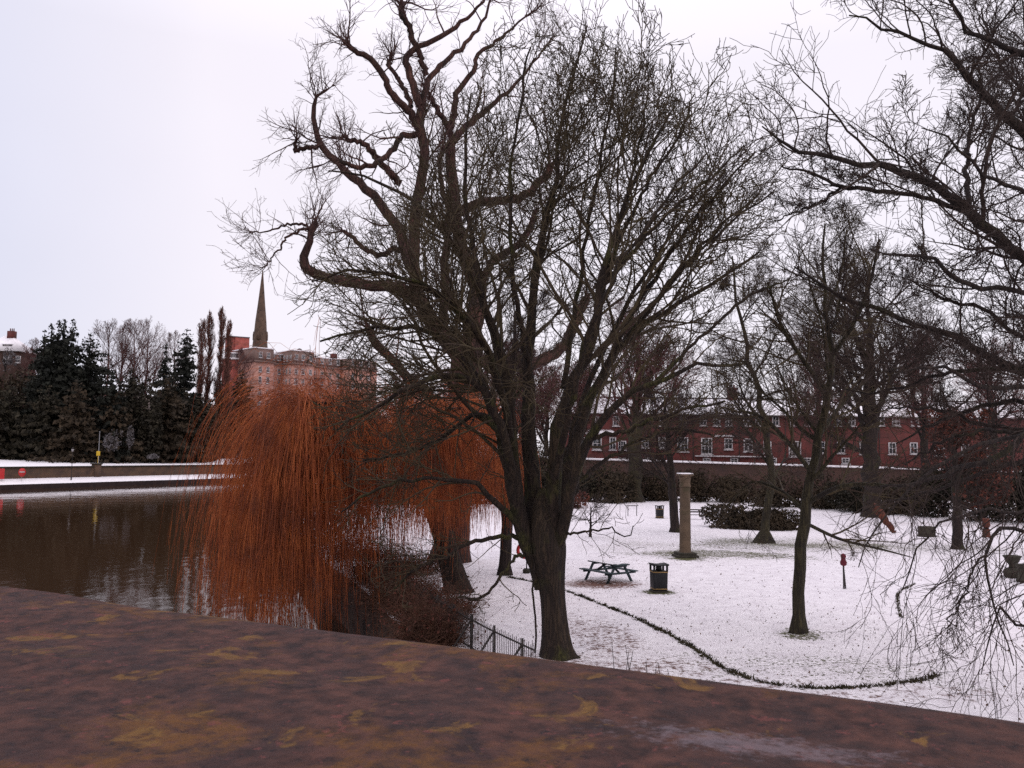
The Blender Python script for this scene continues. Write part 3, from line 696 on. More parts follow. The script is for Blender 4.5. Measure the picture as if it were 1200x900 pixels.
# ------------------------------------------------------------------ tall pollarded tree behind it
def pollard_tree():
    rng = np.random.default_rng(23)
    b = gd(528, 657); Y = b[1]
    t = thing('pollarded_tree', 'tallest bare tree with red brown trunk and stubby lopped limbs behind the willow', 'tree', (b[0], b[1], -0.05))
    TP, TR = traced([(527, 664, 58), (529, 645, 42), (533, 600, 36), (538, 540, 34), (543, 480, 33), (546, 440, 36), (548, 415, 36), (550, 395, 30)], Y, 24)
    put_trunk(TP, TR, M['red_bark'], t, rng, 24, 0.05, 1.0)
    limbs = [
        [(548, 440, 26), (533, 408, 24), (512, 384, 21, -.5), (492, 350, 18, -1), (484, 313, 16, -1), (486, 271, 14, -1), (491, 228, 13, -1), (496, 190, 12, -1), (496, 155, 12, -1), (492, 122, 11, -1)],
        [(492, 124, 10, -1), (483, 95, 9, -1), (475, 70, 8.5, -1), (492, 56, 7, -1), (525, 37, 6, -1.2), (546, 22, 4.5, -1.4), (566, 2, 3, -1.5), (580, -30, 2, -1.5)],
        [(496, 130, 9, -.8), (498, 110, 8, -.5), (507, 87, 7, 0), (530, 66, 6, .5), (555, 40, 4.5, 1), (572, 10, 3, 1.2), (580, -20, 2, 1.2)],
        [(500, 88, 7, -.6), (490, 60, 7, -1), (480, 36, 7, -1.4), (471, 14, 7.5, -1.6), (470, 2, 6, -1.6)],
        [(492, 148, 10, -1), (475, 127, 9, -1.5), (457, 107, 8, -2), (442, 77, 7.5, -2.3), (430, 66, 7, -2.4), (415, 60, 6.5, -2.6), (400, 46, 6.5, -2.8)],
        [(482, 125, 6, -1), (472, 100, 5.5, -.5), (457, 78, 5, 0), (458, 62, 5, .2)],
        [(484, 318, 13), (473, 282, 13, 1), (461, 260, 12, 1.4), (439, 231, 11, 2), (416, 212, 10, 2.4), (395, 190, 9, 2.8), (377, 172, 8, 3), (370, 150, 6.5, 3), (366, 128, 5.5, 3), (372, 112, 3.5, 3), (392, 99, 1.5, 3)],
        [(377, 172, 6, 3), (360, 174, 5.5, 3), (346, 176, 5.5, 3), (348, 162, 4, 3)],
        [(487, 158, 8, -1), (470, 160, 7, -1.6), (460, 175, 7, -2), (444, 190, 6.5, -2.4), (422, 196, 6, -2.8), (397, 187, 4.5, -3)],
        [(470, 215, 9, -.5), (450, 195, 8, -1), (432, 173, 7, -1.4), (415, 165, 6, -1.6), (401, 160, 5.5, -1.7)],
        [(488, 350, 16), (474, 340, 15, -1), (455, 335, 14, -2), (433, 336, 13, -2.5), (399, 329, 12, -3), (373, 322, 11.5, -3.4), (356, 313, 12, -3.6), (360, 293, 9, -3.6), (367, 268, 7, -3.6), (370, 255, 5.5, -3.6)],
        [(368, 266, 4, -3.6), (339, 276, 3, -4), (327, 294, 2.2, -4.2), (310, 314, 1.2, -4.4)],
        [(368, 266, 3.5, -3.6), (345, 262, 3, -3.2), (315, 270, 2, -3), (292, 272, 1, -3)],
        [(482, 300, 8, .8), (461, 291, 7, 1.5), (447, 299, 6.5, 2), (427, 291, 6, 2.4), (410, 276, 5, 2.6), (400, 270, 4.5, 2.7)],
        [(549, 420, 26, .2), (557, 372, 22, .8), (559, 339, 20, 1), (545, 300, 17, 1.2), (536, 265, 15, 1.3), (532, 228, 14, 1.3), (528, 190, 13, 1.3), (530, 160, 12, 1.3)],
        [(530, 164, 8, 1.3), (520, 140, 7, .8), (510, 124, 6, .4), (502, 108, 5, .2)],
        [(530, 166, 9, 1.3), (545, 150, 8, 2), (562, 135, 7, 2.6), (590, 112, 5, 3), (620, 80, 3, 3.2), (650, 40, 1.5, 3.2)],
        [(528, 150, 8, 1.3), (537, 107, 7, 1.8), (555, 82, 6, 2.2), (562, 62, 5, 2.4), (582, 48, 4, 2.6), (610, 25, 2.5, 2.8), (635, 5, 1.5, 2.8)],
        [(536, 250, 11, 1.3), (560, 238, 11, .6), (586, 235, 10.5, 0), (610, 232, 10, -.4), (627, 219, 9.5, -.6), (642, 204, 9, -.8), (650, 190, 9, -.9)],
        [(556, 350, 10, 1), (577, 307, 9.5, 1.8), (600, 292, 9, 2.2), (620, 268, 8, 2.4), (630, 245, 6, 2.4)],
        [(520, 392, 12, .4), (520, 350, 11, 1.4), (521, 313, 10, 1.8), (526, 279, 9, 2.2), (524, 240, 7, 2.4), (515, 200, 5, 2.4), (520, 165, 3, 2.4)],
        [(545, 500, 14, -.4), (520, 478, 13, -1.2), (492, 456, 12, -1.8), (470, 434, 11, -2.2), (450, 413, 10.5, -2.5), (436, 394, 9.5, -2.7), (428, 376, 5, -2.8)],
        [(556, 420, 16, .8), (590, 425, 15, 2.2), (630, 425, 14, 3.2), (660, 405, 13, 3.8), (676, 372, 12, 4), (690, 345, 11, 4.2)],
    ]
    ch = [traced(l, Y, 24, 0.05, rng) for l in limbs]
    for P, R in ch:
        P2, R2 = P.copy(), R.copy(); R2[-1] *= 0.35
        put('limb', [(P2[None], R2[None], 10)], M['red_bark'], t, rng)
    LP = np.stack([c[0] for c in ch]); LR = np.stack([c[1] for c in ch])
    # shoots bursting from the lopped ends
    s1 = spawn(LP, LR, rng, 0, lambda L, t: 1.6 + 0 * t, 8, 0.86, 1.0, 48, 24, 0.13, (0, 0, .05), 0.5, 0.008, None, nmin=18, lmin=.5, lsd=.25, rlen=.014)
    s0 = spawn(LP, LR, rng, 0.9, lambda L, t: 1.6 + 0.10 * L, 9, 0.12, .95, 52, 16, 0.15, (0, 0, .07), 0.45, 0.0085, None, lmin=.6, lsd=.28, rlen=.015, up=.3)
    s2 = spawn(np.concatenate([s1[0], s0[0][:, :8]]), np.concatenate([s1[1], s0[1][:, :8]]), rng, 3.0, lambda L, t: 0.42 * L * (1 - .4 * t), 6, 0.15, 1, 42, 15, 0.16, (0, 0, .05), 0.7, 0.008, None, lmin=.25, rlen=.013)
    s3 = spawn(*s2, rng, 3.2, lambda L, t: 0.45 * L, 4, 0.2, 1, 45, 15, 0.18, (0, 0, .05), 0.8, 0.0075, None, lmin=.2, rlen=.012)
    print('pollard', len(s1[0]), len(s0[0]), len(s2[0]), len(s3[0]))
    put('twigs', [(s0[0], s0[1], 4), (s1[0], s1[1], 4), (s2[0], s2[1], 3), (s3[0], s3[1], 3)], M['red_twig'], t, rng)
pollard_tree()

# ------------------------------------------------------------------ weeping willow over the water
def willow():
    rng = np.random.default_rng(31)
    b = gd(536, 694); Y = b[1]
    t = thing('weeping_willow', 'orange weeping willow with a dark leaning trunk trailing strands into the river', 'tree', (b[0], b[1], -0.05))
    TP, TR = traced([(537, 702, 40), (534, 686, 30), (526, 655, 25), (516, 620, 23), (504, 585, 22), (492, 555, 21), (478, 528, 20), (462, 508, 18)], Y, 20)
    put_trunk(TP, TR, M['willow_bark'], t, rng, 18, 0.06, 1.0)
    limbs = [
        [(500, 575, 15), (470, 535, 13, -.6), (430, 505, 10, -1.4), (395, 486, 7, -2), (365, 477, 4.5, -2.4), (335, 480, 2, -2.6)],
        [(490, 552, 14), (450, 518, 12, .8), (405, 492, 9, 1.8), (370, 477, 6, 2.6), (340, 478, 3, 3.2), (320, 494, 1.6, 3.4)],
        [(470, 520, 13), (425, 510, 11, -2), (385, 505, 8, -3), (350, 510, 5, -3.6), (325, 530, 2, -4)],
        [(462, 508, 12), (440, 488, 10, 1), (410, 476, 7, 3), (380, 480, 5, 4.5), (350, 495, 2.5, 5.5)],
        [(500, 575, 13), (505, 535, 11, 1.2), (520, 502, 8, 2.2), (540, 482, 5, 3), (560, 474, 2, 3.4)],
        [(492, 555, 12), (490, 512, 10, -1), (505, 488, 7, -1.8), (532, 478, 4, -2.4), (560, 486, 2, -2.8)],
        [(480, 530, 11), (470, 500, 9, -2), (475, 484, 6, -3.4), (495, 480, 3, -4.6), (520, 494, 2, -5.2)],
        [(465, 510, 10), (420, 494, 8, 4), (390, 484, 5, 6), (360, 490, 2, 7)],
        [(495, 560, 10), (530, 525, 8, 3), (560, 500, 5, 5), (580, 500, 2, 6)],
        [(462, 508, 11), (425, 490, 9, -1.5), (385, 474, 6, -3.5), (345, 474, 3, -5)],
        [(485, 540, 10), (470, 505, 8, 3), (480, 482, 5, 5), (500, 472, 2, 6.4)],
    ]
    ch = [traced(l, Y, 18, 0.04, rng) for l in limbs]
    for P, R in ch:
        put('limb', [(P[None], R[None], 8)], M['willow_bark'], t, rng)
    LP = np.stack([c[0] for c in ch]); LR = np.stack([c[1] for c in ch])
    a = spawn(LP, LR, rng, 4.0, lambda L, t: 1.0 + 0 * t, 9, 0.3, 1.0, 45, 18, 0.08, (0, 0, -.05), 0.5, 0.010, None, up=0.2, lmin=.5, rlen=.012)
    q = (np.concatenate([a[0]]), np.concatenate([a[1]]))
    # hanging strands
    def strands(src, dens, t0):
        P, R = src
        N, kp, _ = P.shape
        L = np.linalg.norm(np.diff(P, axis=1), axis=2).sum(1)
        n = np.maximum(1, rng.poisson(dens * L)); idx = np.repeat(np.arange(N), n)
        tt = t0 + (1 - t0) * rng.random(len(idx)); f = tt * (kp - 1); i0 = np.clip(f.astype(int), 0, kp - 2); fr = (f - i0)[:, None]
        p = P[idx, i0] * (1 - fr) + P[idx, i0 + 1] * fr
        T = nrm(P[idx, i0 + 1] - P[idx, i0])
        d = nrm(T * 0.5 + rng.normal(0, .34, T.shape) + np.array([.03, 0, .06]))
        zend = np.interp(p[:, 0], [-14, -9, -7.2, -6.0, -4, 0], [-1.6, -1.9, -1.4, 2.4, 3.1, 3.1]) + rng.normal(0, .55, len(p))
        zend = np.where(rng.random(len(p)) < .30, zend + rng.uniform(0.5, 4.5, len(p)), zend)
        zend = np.maximum(zend, -1.96)
        Ls = np.maximum(0.5, (p[:, 2] - zend) + 0.5)
        k = 15; out = np.empty((len(p), k, 3)); out[:, 0] = p
        st = (Ls / (k - 1))[:, None]
        sway = rng.normal(0, .028, (len(p), 3)); sway[:, 2] = 0; sway[:, 0] -= .004
        for j in range(1, k):
            d = nrm(d + np.array([0, 0, -.44]) + rng.normal(0, .035, d.shape) + sway)
            out[:, j] = out[:, j - 1] + d * st
        out[..., 2] = np.maximum(out[..., 2], WATER_Z + .02)
        rr = np.linspace(.0072, .0042, k)[None] * rng.uniform(.8, 1.3, (len(p), 1))
        return out, rr
    s1 = strands(q, 21, .1); s2 = strands((LP, LR), 24, .35)
    S = (np.concatenate([s1[0], s2[0]]), np.concatenate([s1[1], s2[1]]))
    side = spawn(S[0][:, ::2], S[1][:, ::2], rng, 0.45, lambda L, t: 0.9 + 0 * t, 5, .05, .8, 28, 10, .05, (0, 0, -.32), .8, .004, None, lmin=.3, rlen=.01)
    keep = side[0][:, -1, 2] > WATER_Z + .05
    print('willow', len(a[0]), len(S[0]), len(side[0]))
    put('strands', [(a[0], a[1], 4), (S[0], S[1], 3), (side[0][keep], side[1][keep], 3)], M['willow_strand'], t, rng)
willow()

# ------------------------------------------------------------------ generic bare tree
def bare_tree(name, label, base, trunk, limb_n, env, seed, bark, twig, tip=0.008, dens=(-12, -8, -5), lens=(.55, .5, .45), trop=(0, 0, .06),
              limb_ang=42, t0=0.25, limb_len=None, extra=None, up=0.3, limb_r=.5, levels=3, group=None, leaves=None, droop=None, ntr=14, wig=.1):
    """trunk: list of (x, y, z, r) world points"""
    rng = np.random.default_rng(seed)
    t = thing(name, label, 'tree', base, 0, group)
    A = catmull(np.array(trunk, float), 20)
    A[2:-1, :2] += rng.normal(0, .02 * A[0, 3] / .2, (17, 2))
    P, R = A[:, :3], A[:, 3]
    put_trunk(P, R, bark, t, rng, ntr, .06, 1.0)
    H = np.linalg.norm(P[-1] - P[0])
    ll = limb_len or (lambda L, t: .5 * L * (1.15 - .75 * t))
    l1 = spawn(P[None], R[None], rng, 0, ll, 12, t0, 1.0, limb_ang, 11, wig * .7, trop, limb_r, tip * 1.5, env, nmin=limb_n, lmin=.6, lsd=.16, up=up, rlen=.018)
    if extra:
        e = [catmull(np.array(x, float), 12) for x in extra]
        l1 = (np.concatenate([l1[0], np.stack([x[:, :3] for x in e])]), np.concatenate([l1[1], np.stack([x[:, 3] for x in e])]))
    put('limbs', [(l1[0], l1[1], 6)], bark, t, rng)
    parts = []; cur = l1; tr = np.array(trop, float)
    for i in range(levels):
        if droop is not None and i >= 1: tr = np.array(droop, float)
        cur = spawn(*cur, rng, dens[i], lambda L, t, q=lens[i]: q * L * (1 - .45 * t), [8, 6, 4, 4][i], .15, 1.0, 42, 13, wig * (1 + .3 * i), tr, .65, tip, env, lmin=[.5, .35, .22, .15][i] * max(1, H / 14), rlen=.014)
        parts.append((cur[0], cur[1], 4 if i == 0 else 3))
    print(name, len(l1[0]), [len(p[0]) for p in parts])
    put('twigs', parts, twig, t, rng)
    if leaves:
        m, n, size, frac = leaves
        src = parts[-1][0].reshape(-1, 3); pick = src[rng.integers(0, len(src), n)]
        pick = pick[pick[:, 2] < np.quantile(src[:, 2], frac)]
        leafcloud('leaves', pick - np.array(t.location), size, m, t, rng)
    return t

def leafcloud(name, C, size, m, parent, rng, droop=0.0, aspect=.6):
    """one small two-triangle leaf spray per point"""
    n = len(C); a = nrm(rng.normal(size=(n, 3)) + np.array([0, 0, -droop])); bb = rng.normal(size=(n, 3))
    bb = nrm(np.cross(a, bb)); s = (size * rng.uniform(.55, 1.35, n))[:, None]
    nn = np.cross(a, bb)
    V = np.stack([C - a * s, C - bb * s * aspect + nn * s * .18, C + a * s, C + bb * s * aspect + nn * s * .18], 1).reshape(-1, 3)
    I = np.arange(4 * n).reshape(n, 4)
    return mesh_np(name, V, np.concatenate([I[:, [0, 1, 2]], I[:, [0, 2, 3]]]), m, parent)

# young tree on the near lawn
def lawn_tree():
    b = gd(935, 740); Y = b[1]
    rng = np.random.default_rng(4)
    def tp(u, v, w, dy=0): q = px(u, v, Y + dy); return (*q, w * .5 * Y / 1000)
    trunk = [tp(935, 745, 23), tp(935.5, 735, 17), tp(936, 715, 13.5), tp(938, 660, 13), tp(943, 610, 12.5), tp(950, 560, 10), tp(960, 510, 9.5), tp(970, 460, 8), tp(976, 420, 7), tp(968, 370, 5), tp(964, 310, 3.5), tp(967, 262, 2)]
    env = profile_env(px(960, 450, Y)[0], Y, [(z, r) for z, r in [(2.0, 1.6), (3.2, 4.0), (5, 4.4), (8, 3.8), (11, 3.0), (13, 2.0), (14.5, .4)]],
                      [(z, r) for z, r in [(2.2, 2.0), (3.2, 3.6), (5, 4.0), (8, 3.6), (10, 3.0), (12, 2.0), (14.5, .6)]], rng, .06, 3.4)
    extra = [[tp(977, 415, 6), tp(1000, 380, 5, -.8), tp(1020, 330, 4, -1.4), tp(1030, 280, 2, -1.6)],
             [tp(952, 555, 6), tp(925, 520, 5, -.8), tp(895, 490, 4, -1.4), tp(865, 480, 2, -1.8)],
             [tp(945, 590, 6), tp(985, 570, 5, -.7), tp(1030, 568, 4, -1.2), tp(1060, 575, 2.5, -1.5)],
             [tp(942, 612, 4.5), tp(985, 632, 3.6, .7), tp(1030, 643, 2.6, 1), tp(1068, 653, 1.2, 1.1)],
             [tp(944, 600, 5), tp(915, 575, 4.5, .9), tp(880, 565, 3, 1.5), tp(850, 595, 2, 1.9), tp(828, 590, 1.8, 2)],
             [tp(960, 510, 6), tp(990, 470, 5, 1.2), tp(1025, 440, 3, 2), tp(1055, 430, 2, 2.4)],
             [tp(970, 460, 6), tp(940, 420, 5, -.9), tp(915, 380, 4, -1.5), tp(900, 330, 2, -1.7)],
             [tp(968, 370, 4), tp(985, 320, 3, .6), tp(992, 270, 2, .8)]]
    bare_tree('young_lawn_tree', 'slim young bare tree standing alone on the round snowy lawn', (b[0], b[1], -.05), trunk, 9, env, 41, M['green_bark'], M['front_twig'],
              .0065, (-11, -7, -4), (.66, .52, .5), (0, 0, .03), 58, .32, lambda L, t: 4.3 * (1.2 - .5 * t), extra, levels=3, droop=(0, 0, -.03))
lawn_tree()

# big tree whose trunk stands right of the frame
def right_tree():
    rng = np.random.default_rng(57)
    Y = 18.0
    base = px(1380, 800, Y); bx_, by_ = base[0], Y + .6
    t = thing('overhanging_tree', 'big bare tree reaching in from the right with long curving limbs', 'tree', (bx_, by_, -.05))
    c = px(1340, 470, Y + .6)
    TP = catmull(np.array([(bx_, by_, -.15, .75), (bx_, by_, .4, .55), (bx_ - .2, by_, 3, .48), (c[0], c[1], c[2], .45), (c[0] - .3, c[1], c[2] + 3.5, .36), (c[0] + .2, c[1], c[2] + 7, .22), (c[0] + .1, c[1], c[2] + 10, .08)]), 24)
    put_trunk(TP[:, :3], TP[:, 3], M['dark_bark'], t, rng, 20, .06, 1.0)
    limbs = [
        [(1330, 440, 19.1, .5), (1265, 360, 15.3, .2), (1200, 304, 13.3), (1165, 275, 12.7, -.2), (1138, 250, 12.1, -.3), (1090, 215, 9.5, -.6), (1035, 195, 7.0, -.9), (975, 183, 5.9, -1.1), (930, 173, 4.2, -1.2), (893, 148, 1.7, -1.3)],
        [(1140, 252, 7.7, -.3), (1120, 243, 6.4, -.2), (1080, 230, 5.4, .2), (1020, 223, 5.5, .7), (985, 218, 4.4, 1.0), (950, 203, 3.4, 1.3), (915, 195, 1.7, 1.5)],
        [(985, 218, 3.4, 1.0), (965, 235, 3.4, 1.2), (935, 247, 2.5, 1.4), (905, 262, 1.3, 1.6)],
        [(1138, 250, 5.8, -.3), (1133, 215, 5.9, .3), (1133, 185, 5.2, .8), (1138, 150, 4.4, 1.2), (1150, 110, 3.4, 1.6), (1140, 70, 1.7, 1.8)],
        [(1345, 330, 17.8, .6), (1270, 230, 15.3, 1.0), (1200, 158, 12.7, 1.2), (1160, 118, 10.1, 1.3), (1130, 85, 7.7, 1.3), (1112, 62, 5.8, 1.3), (1075, 48, 4.4, 1.2), (1035, 32, 3.4, 1.1), (995, 18, 1.7, 1)],
        [(1345, 250, 14.0, -.4), (1270, 110, 10.1, -1.2), (1200, 65, 7.7, -1.5), (1150, 46, 5.8, -1.7), (1128, 28, 4.4, -1.8), (1105, -10, 3.4, -1.9), (1090, -50, 1.7, -1.9)],
        [(1335, 440, 14.0, .2), (1265, 370, 9.5, -.8), (1200, 342, 6.4, -1.4), (1130, 331, 5.9, -1.8), (1110, 318, 5.2, -1.9), (1090, 300, 4.4, -2), (1055, 298, 3.4, -2.1), (1020, 292, 1.7, -2.2)],
        [(1335, 470, 16.5, 1), (1260, 460, 12.7, 2), (1190, 432, 10.1, 2.6), (1120, 395, 8.3, 3.1), (1070, 380, 6.4, 3.5), (1040, 365, 5.8, 3.7), (1000, 355, 5.2, 4), (970, 338, 3.8, 4.2), (930, 312, 1.7, 4.4)],
        [(1335, 490, 12.7, .2), (1270, 490, 10.1, -.4), (1200, 508, 8.3, -.9), (1170, 538, 7.0, -1.1), (1115, 550, 5.8, -1.4), (1072, 568, 4.4, -1.7), (1030, 570, 2.5, -1.9)],
        [(1335, 500, 11.4, -.5), (1270, 545, 7.7, -2), (1215, 620, 5.2, -3), (1170, 621, 4.2, -3.3), (1161, 630, 3.9, -3.4), (1153, 645, 3.4, -3.5), (1153, 662, 3.0, -3.5), (1160, 690, 2.5, -3.6), (1172, 730, 1.9, -3.7), (1188, 780, 1.2, -3.8)],
        [(1156, 650, 2.5, -3.5), (1143, 660, 2.5, -3.6), (1132, 690, 2.2, -3.7), (1118, 720, 1.7, -3.9), (1095, 745, 1.0, -4)],
        [(1335, 505, 8.9, -.5), (1280, 600, 5.8, -2.6), (1240, 690, 4.4, -3.6), (1200, 735, 3.4, -4), (1175, 715, 2.5, -4.2), (1158, 745, 1.7, -4.3), (1150, 790, 1.0, -4.4)],
        [(1335, 480, 11.4, 1), (1260, 420, 7.7, 2), (1200, 400, 5.9, 2.6), (1150, 360, 4.4, 3.2), (1110, 352, 3.4, 3.6), (1070, 330, 1.7, 4)],
        [(1330, 460, 10.1, 1.4), (1250, 480, 7.7, 3), (1190, 470, 5.8, 4), (1140, 480, 5.2, 4.8), (1090, 500, 3.4, 5.4), (1050, 520, 1.7, 5.8)],
        [(1340, 380, 8.9, -1), (1260, 270, 6.4, -2.4), (1200, 225, 5.2, -3), (1150, 200, 4.2, -3.4), (1110, 160, 2.5, -3.6), (1080, 150, 1.3, -3.8)],
        [(1345, 300, 7.7, 2), (1270, 170, 5.8, 3.2), (1200, 110, 4.4, 4), (1165, 60, 3.4, 4.4), (1150, 10, 1.7, 4.6)],
        [(1335, 495, 10.3, .6), (1250, 520, 6.0, 1.2), (1180, 545, 5.2, 1.6), (1110, 570, 4.0, 2), (1050, 585, 2.8, 2.3), (998, 602, 1.4, 2.5)],
        [(1335, 480, 10.3, -.8), (1240, 500, 6.0, -1.8), (1150, 520, 4.6, -2.4), (1080, 560, 3.2, -2.8), (1032, 610, 2.0, -3), (1006, 665, 1.2, -3.1)],
        [(1335, 500, 9.5, -1), (1260, 570, 5.6, -2.6), (1190, 600, 4.2, -3.2), (1130, 602, 3.0, -3.5), (1082, 632, 2.2, -3.7), (1058, 690, 1.2, -3.8)],
        [(1340, 450, 12.0, 2.5), (1250, 440, 7.7, 3.5), (1170, 430, 6.0, 4.2), (1100, 440, 4.4, 4.8), (1030, 460, 2.8, 5.2), (975, 452, 1.4, 5.4)],
        [(1340, 470, 11.2, -1.5), (1240, 450, 6.9, -2.5), (1160, 455, 5.4, -3), (1100, 430, 3.6, -3.3), (1045, 440, 1.6, -3.5)],
        [(1340, 480, 11.2, 1.8), (1240, 500, 6.9, 2.8), (1165, 500, 5.4, 3.4), (1100, 480, 3.6, 3.8), (1040, 478, 1.8, 4.2)],
        [(1200, 508, 5.9, -.9), (1150, 505, 4.4, -.4), (1100, 520, 3.4, 0), (1060, 545, 1.7, .3)],
    ]
    ch = [traced(l, Y, 24, .03, rng) for l in limbs]
    for P, R in ch:
        put('limb', [(P[None], R[None], 9)], M['dark_bark'], t, rng)
    LP = np.stack([c_[0] for c_ in ch]); LR = np.stack([c_[1] for c_ in ch])
    hi = np.array([l[-1][1] < 500 for l in limbs])
    a = spawn(LP[hi], LR[hi], rng, 2.9, lambda L, t: .25 * L * (1.15 - .5 * t), 13, .18, .99, 50, 13, .15, (0, 0, .05), .5, .006, None, up=.4, lmin=.5, rlen=.011, curl=.07)
    lo = spawn(LP[~hi], LR[~hi], rng, -12, lambda L, t: .26 * L * (1.1 - .4 * t), 12, .3, .99, 42, 14, .19, (0, 0, -.12), .45, .0045, None, up=-.2, lmin=.4, rlen=.007, curl=.06)
    a2 = spawn(*a, rng, -10, lambda L, t: .46 * L * (1 - .4 * t), 9, .15, 1, 46, 14, .2, (0, 0, .06), .65, .0055, None, lmin=.3, rlen=.012, curl=.08)
    lo2 = spawn(*lo, rng, -5, lambda L, t: .55 * L * (1 - .4 * t), 8, .15, 1, 36, 14, .2, (0, 0, -.13), .65, .004, None, lmin=.25, rlen=.008, curl=.07)
    a3 = spawn(*a2, rng, -8, lambda L, t: .45 * L * (1 - .3 * t), 5, .15, 1, 46, 15, .2, (0, 0, .05), .75, .005, None, lmin=.18, rlen=.013)
    lo3 = spawn(*lo2, rng, -2, lambda L, t: .45 * L, 5, .2, 1, 40, 15, .16, (0, 0, -.05), .75, .0036, None, lmin=.12, rlen=.009)
    print('right', len(a[0]), len(a2[0]), len(a3[0]), len(lo[0]), len(lo2[0]), len(lo3[0]))
    put('twigs', [(a[0], a[1], 5), (lo[0], lo[1], 4), (a2[0], a2[1], 3), (lo2[0], lo2[1], 3), (a3[0], a3[1], 3), (lo3[0], lo3[1], 3)], M['dark_twig'], t, rng)
right_tree()

def simple_trunk(u, v, Y, H, r, lean=(0, 0), top=.85):
    """trunk points from a foot pixel"""
    b = gd(u, v) if Y is None else px(u, v, Y)
    z0 = b[2]
    return b, [(b[0], b[1], z0 - .15, r * 1.6), (b[0], b[1], z0 + .25, r * 1.12), (b[0] + lean[0] * .2, b[1], z0 + H * .2, r), (b[0] + lean[0] * .5, b[1] + lean[1] * .5, z0 + H * .5, r * .7), (b[0] + lean[0], b[1] + lean[1], z0 + H * top, r * .2)]

# domed tree in the middle distance
b, tk = simple_trunk(1022, 606, None, 25, .75)
bare_tree('domed_tree', 'large dark bare tree with a rounded dome crown beyond the young lawn tree', (b[0], b[1], 0), tk, 34,
          ell_env((b[0] + .8, b[1], 16.2), (9.6, 9.3, 11.2), np.random.default_rng(2), .03), 61, M['dark_bark'], M['dark_twig'], .0125, (-13, -8, -5), (.5, .5, .45), (0, 0, .045), 50, .14,
          lambda L, t: L * (.66 - .34 * t), limb_r=.5, ntr=16)
# thin leaning tree
b = gd(895, 636); Y = b[1]
tk = [(*px(895, 640, Y), 1.0), (*px(895, 633, Y), .55), (*px(896, 622, Y), .34), (*px(899, 600, Y), .28), (*px(903, 545, Y), .24), (*px(897, 500, Y), .21), (*px(886, 455, Y), .18), (*px(872, 395, Y), .13), (*px(862, 345, Y), .09), (*px(858, 300, Y), .05)]
bare_tree('leaning_tree', 'thin bare tree leaning left behind the sprawling dark bush on the lawn', (b[0], b[1], 0), tk, 17,
          profile_env(px(880, 450, Y)[0], Y, [(2.5, 2), (4.5, 5.5), (9, 6), (14, 4.5), (19, 1)], [(2.5, 2), (4.5, 4.5), (9, 4), (14, 3), (19, 1)], np.random.default_rng(3), .06, 5), 67, M['green_bark'], M['dark_twig'], .009,
          (-12, -8, -5), (.6, .5, .45), (0, 0, .03), 60, .2, lambda L, t: 5.2 * (1.1 - .5 * t), up=.1)
# tree behind the column
b, tk = simple_trunk(791, 623, None, 11.5, .34, (-.8, 0))
bare_tree('park_tree', 'dark bare tree just left of the stone column with a low spreading crown', (b[0], b[1], 0), tk, 16,
          ell_env((b[0] - .6, b[1], 8.2), (5.6, 5.2, 5.4), np.random.default_rng(6), .05), 71, M['dark_bark'], M['dark_twig'], .009, (-12, -8, -5), (.5, .5, .45), (0, 0, .05), 52, .28,
          lambda L, t: 5.5 * (1.1 - .6 * t))
# big mossy tree by the wall
b, tk = simple_trunk(743, 586, 104, 22, .85, (.6, 0))
bare_tree('wall_side_tree', 'large bare tree with a pale mossy trunk rising among bushes before the brick wall', (b[0], b[1], b[2]), tk, 26,
          ell_env((b[0] - 1, b[1], 15.5), (9.5, 9, 9.8), np.random.default_rng(8), .05), 73, M['green_bark'], M['far_twig'], .015, (-14, -9, -5), (.5, .5, .45), (0, 0, .06), 44, .3, lambda L, t: L * (.62 - .35 * t))
# dark trunk behind the mossy tree's left flank
b, tk = simple_trunk(591, 673, None, 15, .26, (.4, 0))
bare_tree('straight_dark_tree', 'straight dark trunked bare tree directly left of the broad mossy tree', (b[0], b[1], 0), tk, 12,
          ell_env((b[0] + .2, b[1], 10.5), (3.4, 3.4, 5.8), np.random.default_rng(9), .05), 79, M['dark_bark'], M['dark_twig'], .007, (-10, -8, -5), (.5, .5, .45), (0, 0, .08), 42, .4, lambda L, t: 4 * (1.1 - .6 * t))
# small sapling
b, tk = simple_trunk(692, 630, None, 2.6, .085)
bare_tree('sapling', 'small bare sapling with wide low branches right of the mossy trunk', (b[0], b[1], 0), tk, 10,
          ell_env((b[0], b[1], 2.2), (2.7, 2.4, 1.5), np.random.default_rng(10), .05), 83, M['dark_bark'], M['dark_twig'], .007, (-8, -6), (.5, .5, .45), (0, 0, .02), 62, .35, lambda L, t: 1.9 + 0 * t, levels=2)
# beech holding russet leaves
b, tk = simple_trunk(1122, 643, None, 9.5, .30)
bare_tree('russet_beech', 'small beech still holding russet leaves on the right of the lawn', (b[0], b[1], 0), tk, 18,
          ell_env((b[0] - .3, b[1], 6.2), (4.6, 4.2, 4.2), np.random.default_rng(12), .06), 89, M['dark_bark'], M['dark_twig'], .008, (-12, -8, -4), (.5, .5, .45), (0, 0, .04), 55, .22, lambda L, t: 4.6 * (1.1 - .55 * t),
          leaves=(M['russet_leaf'], 6500, .10, .85))
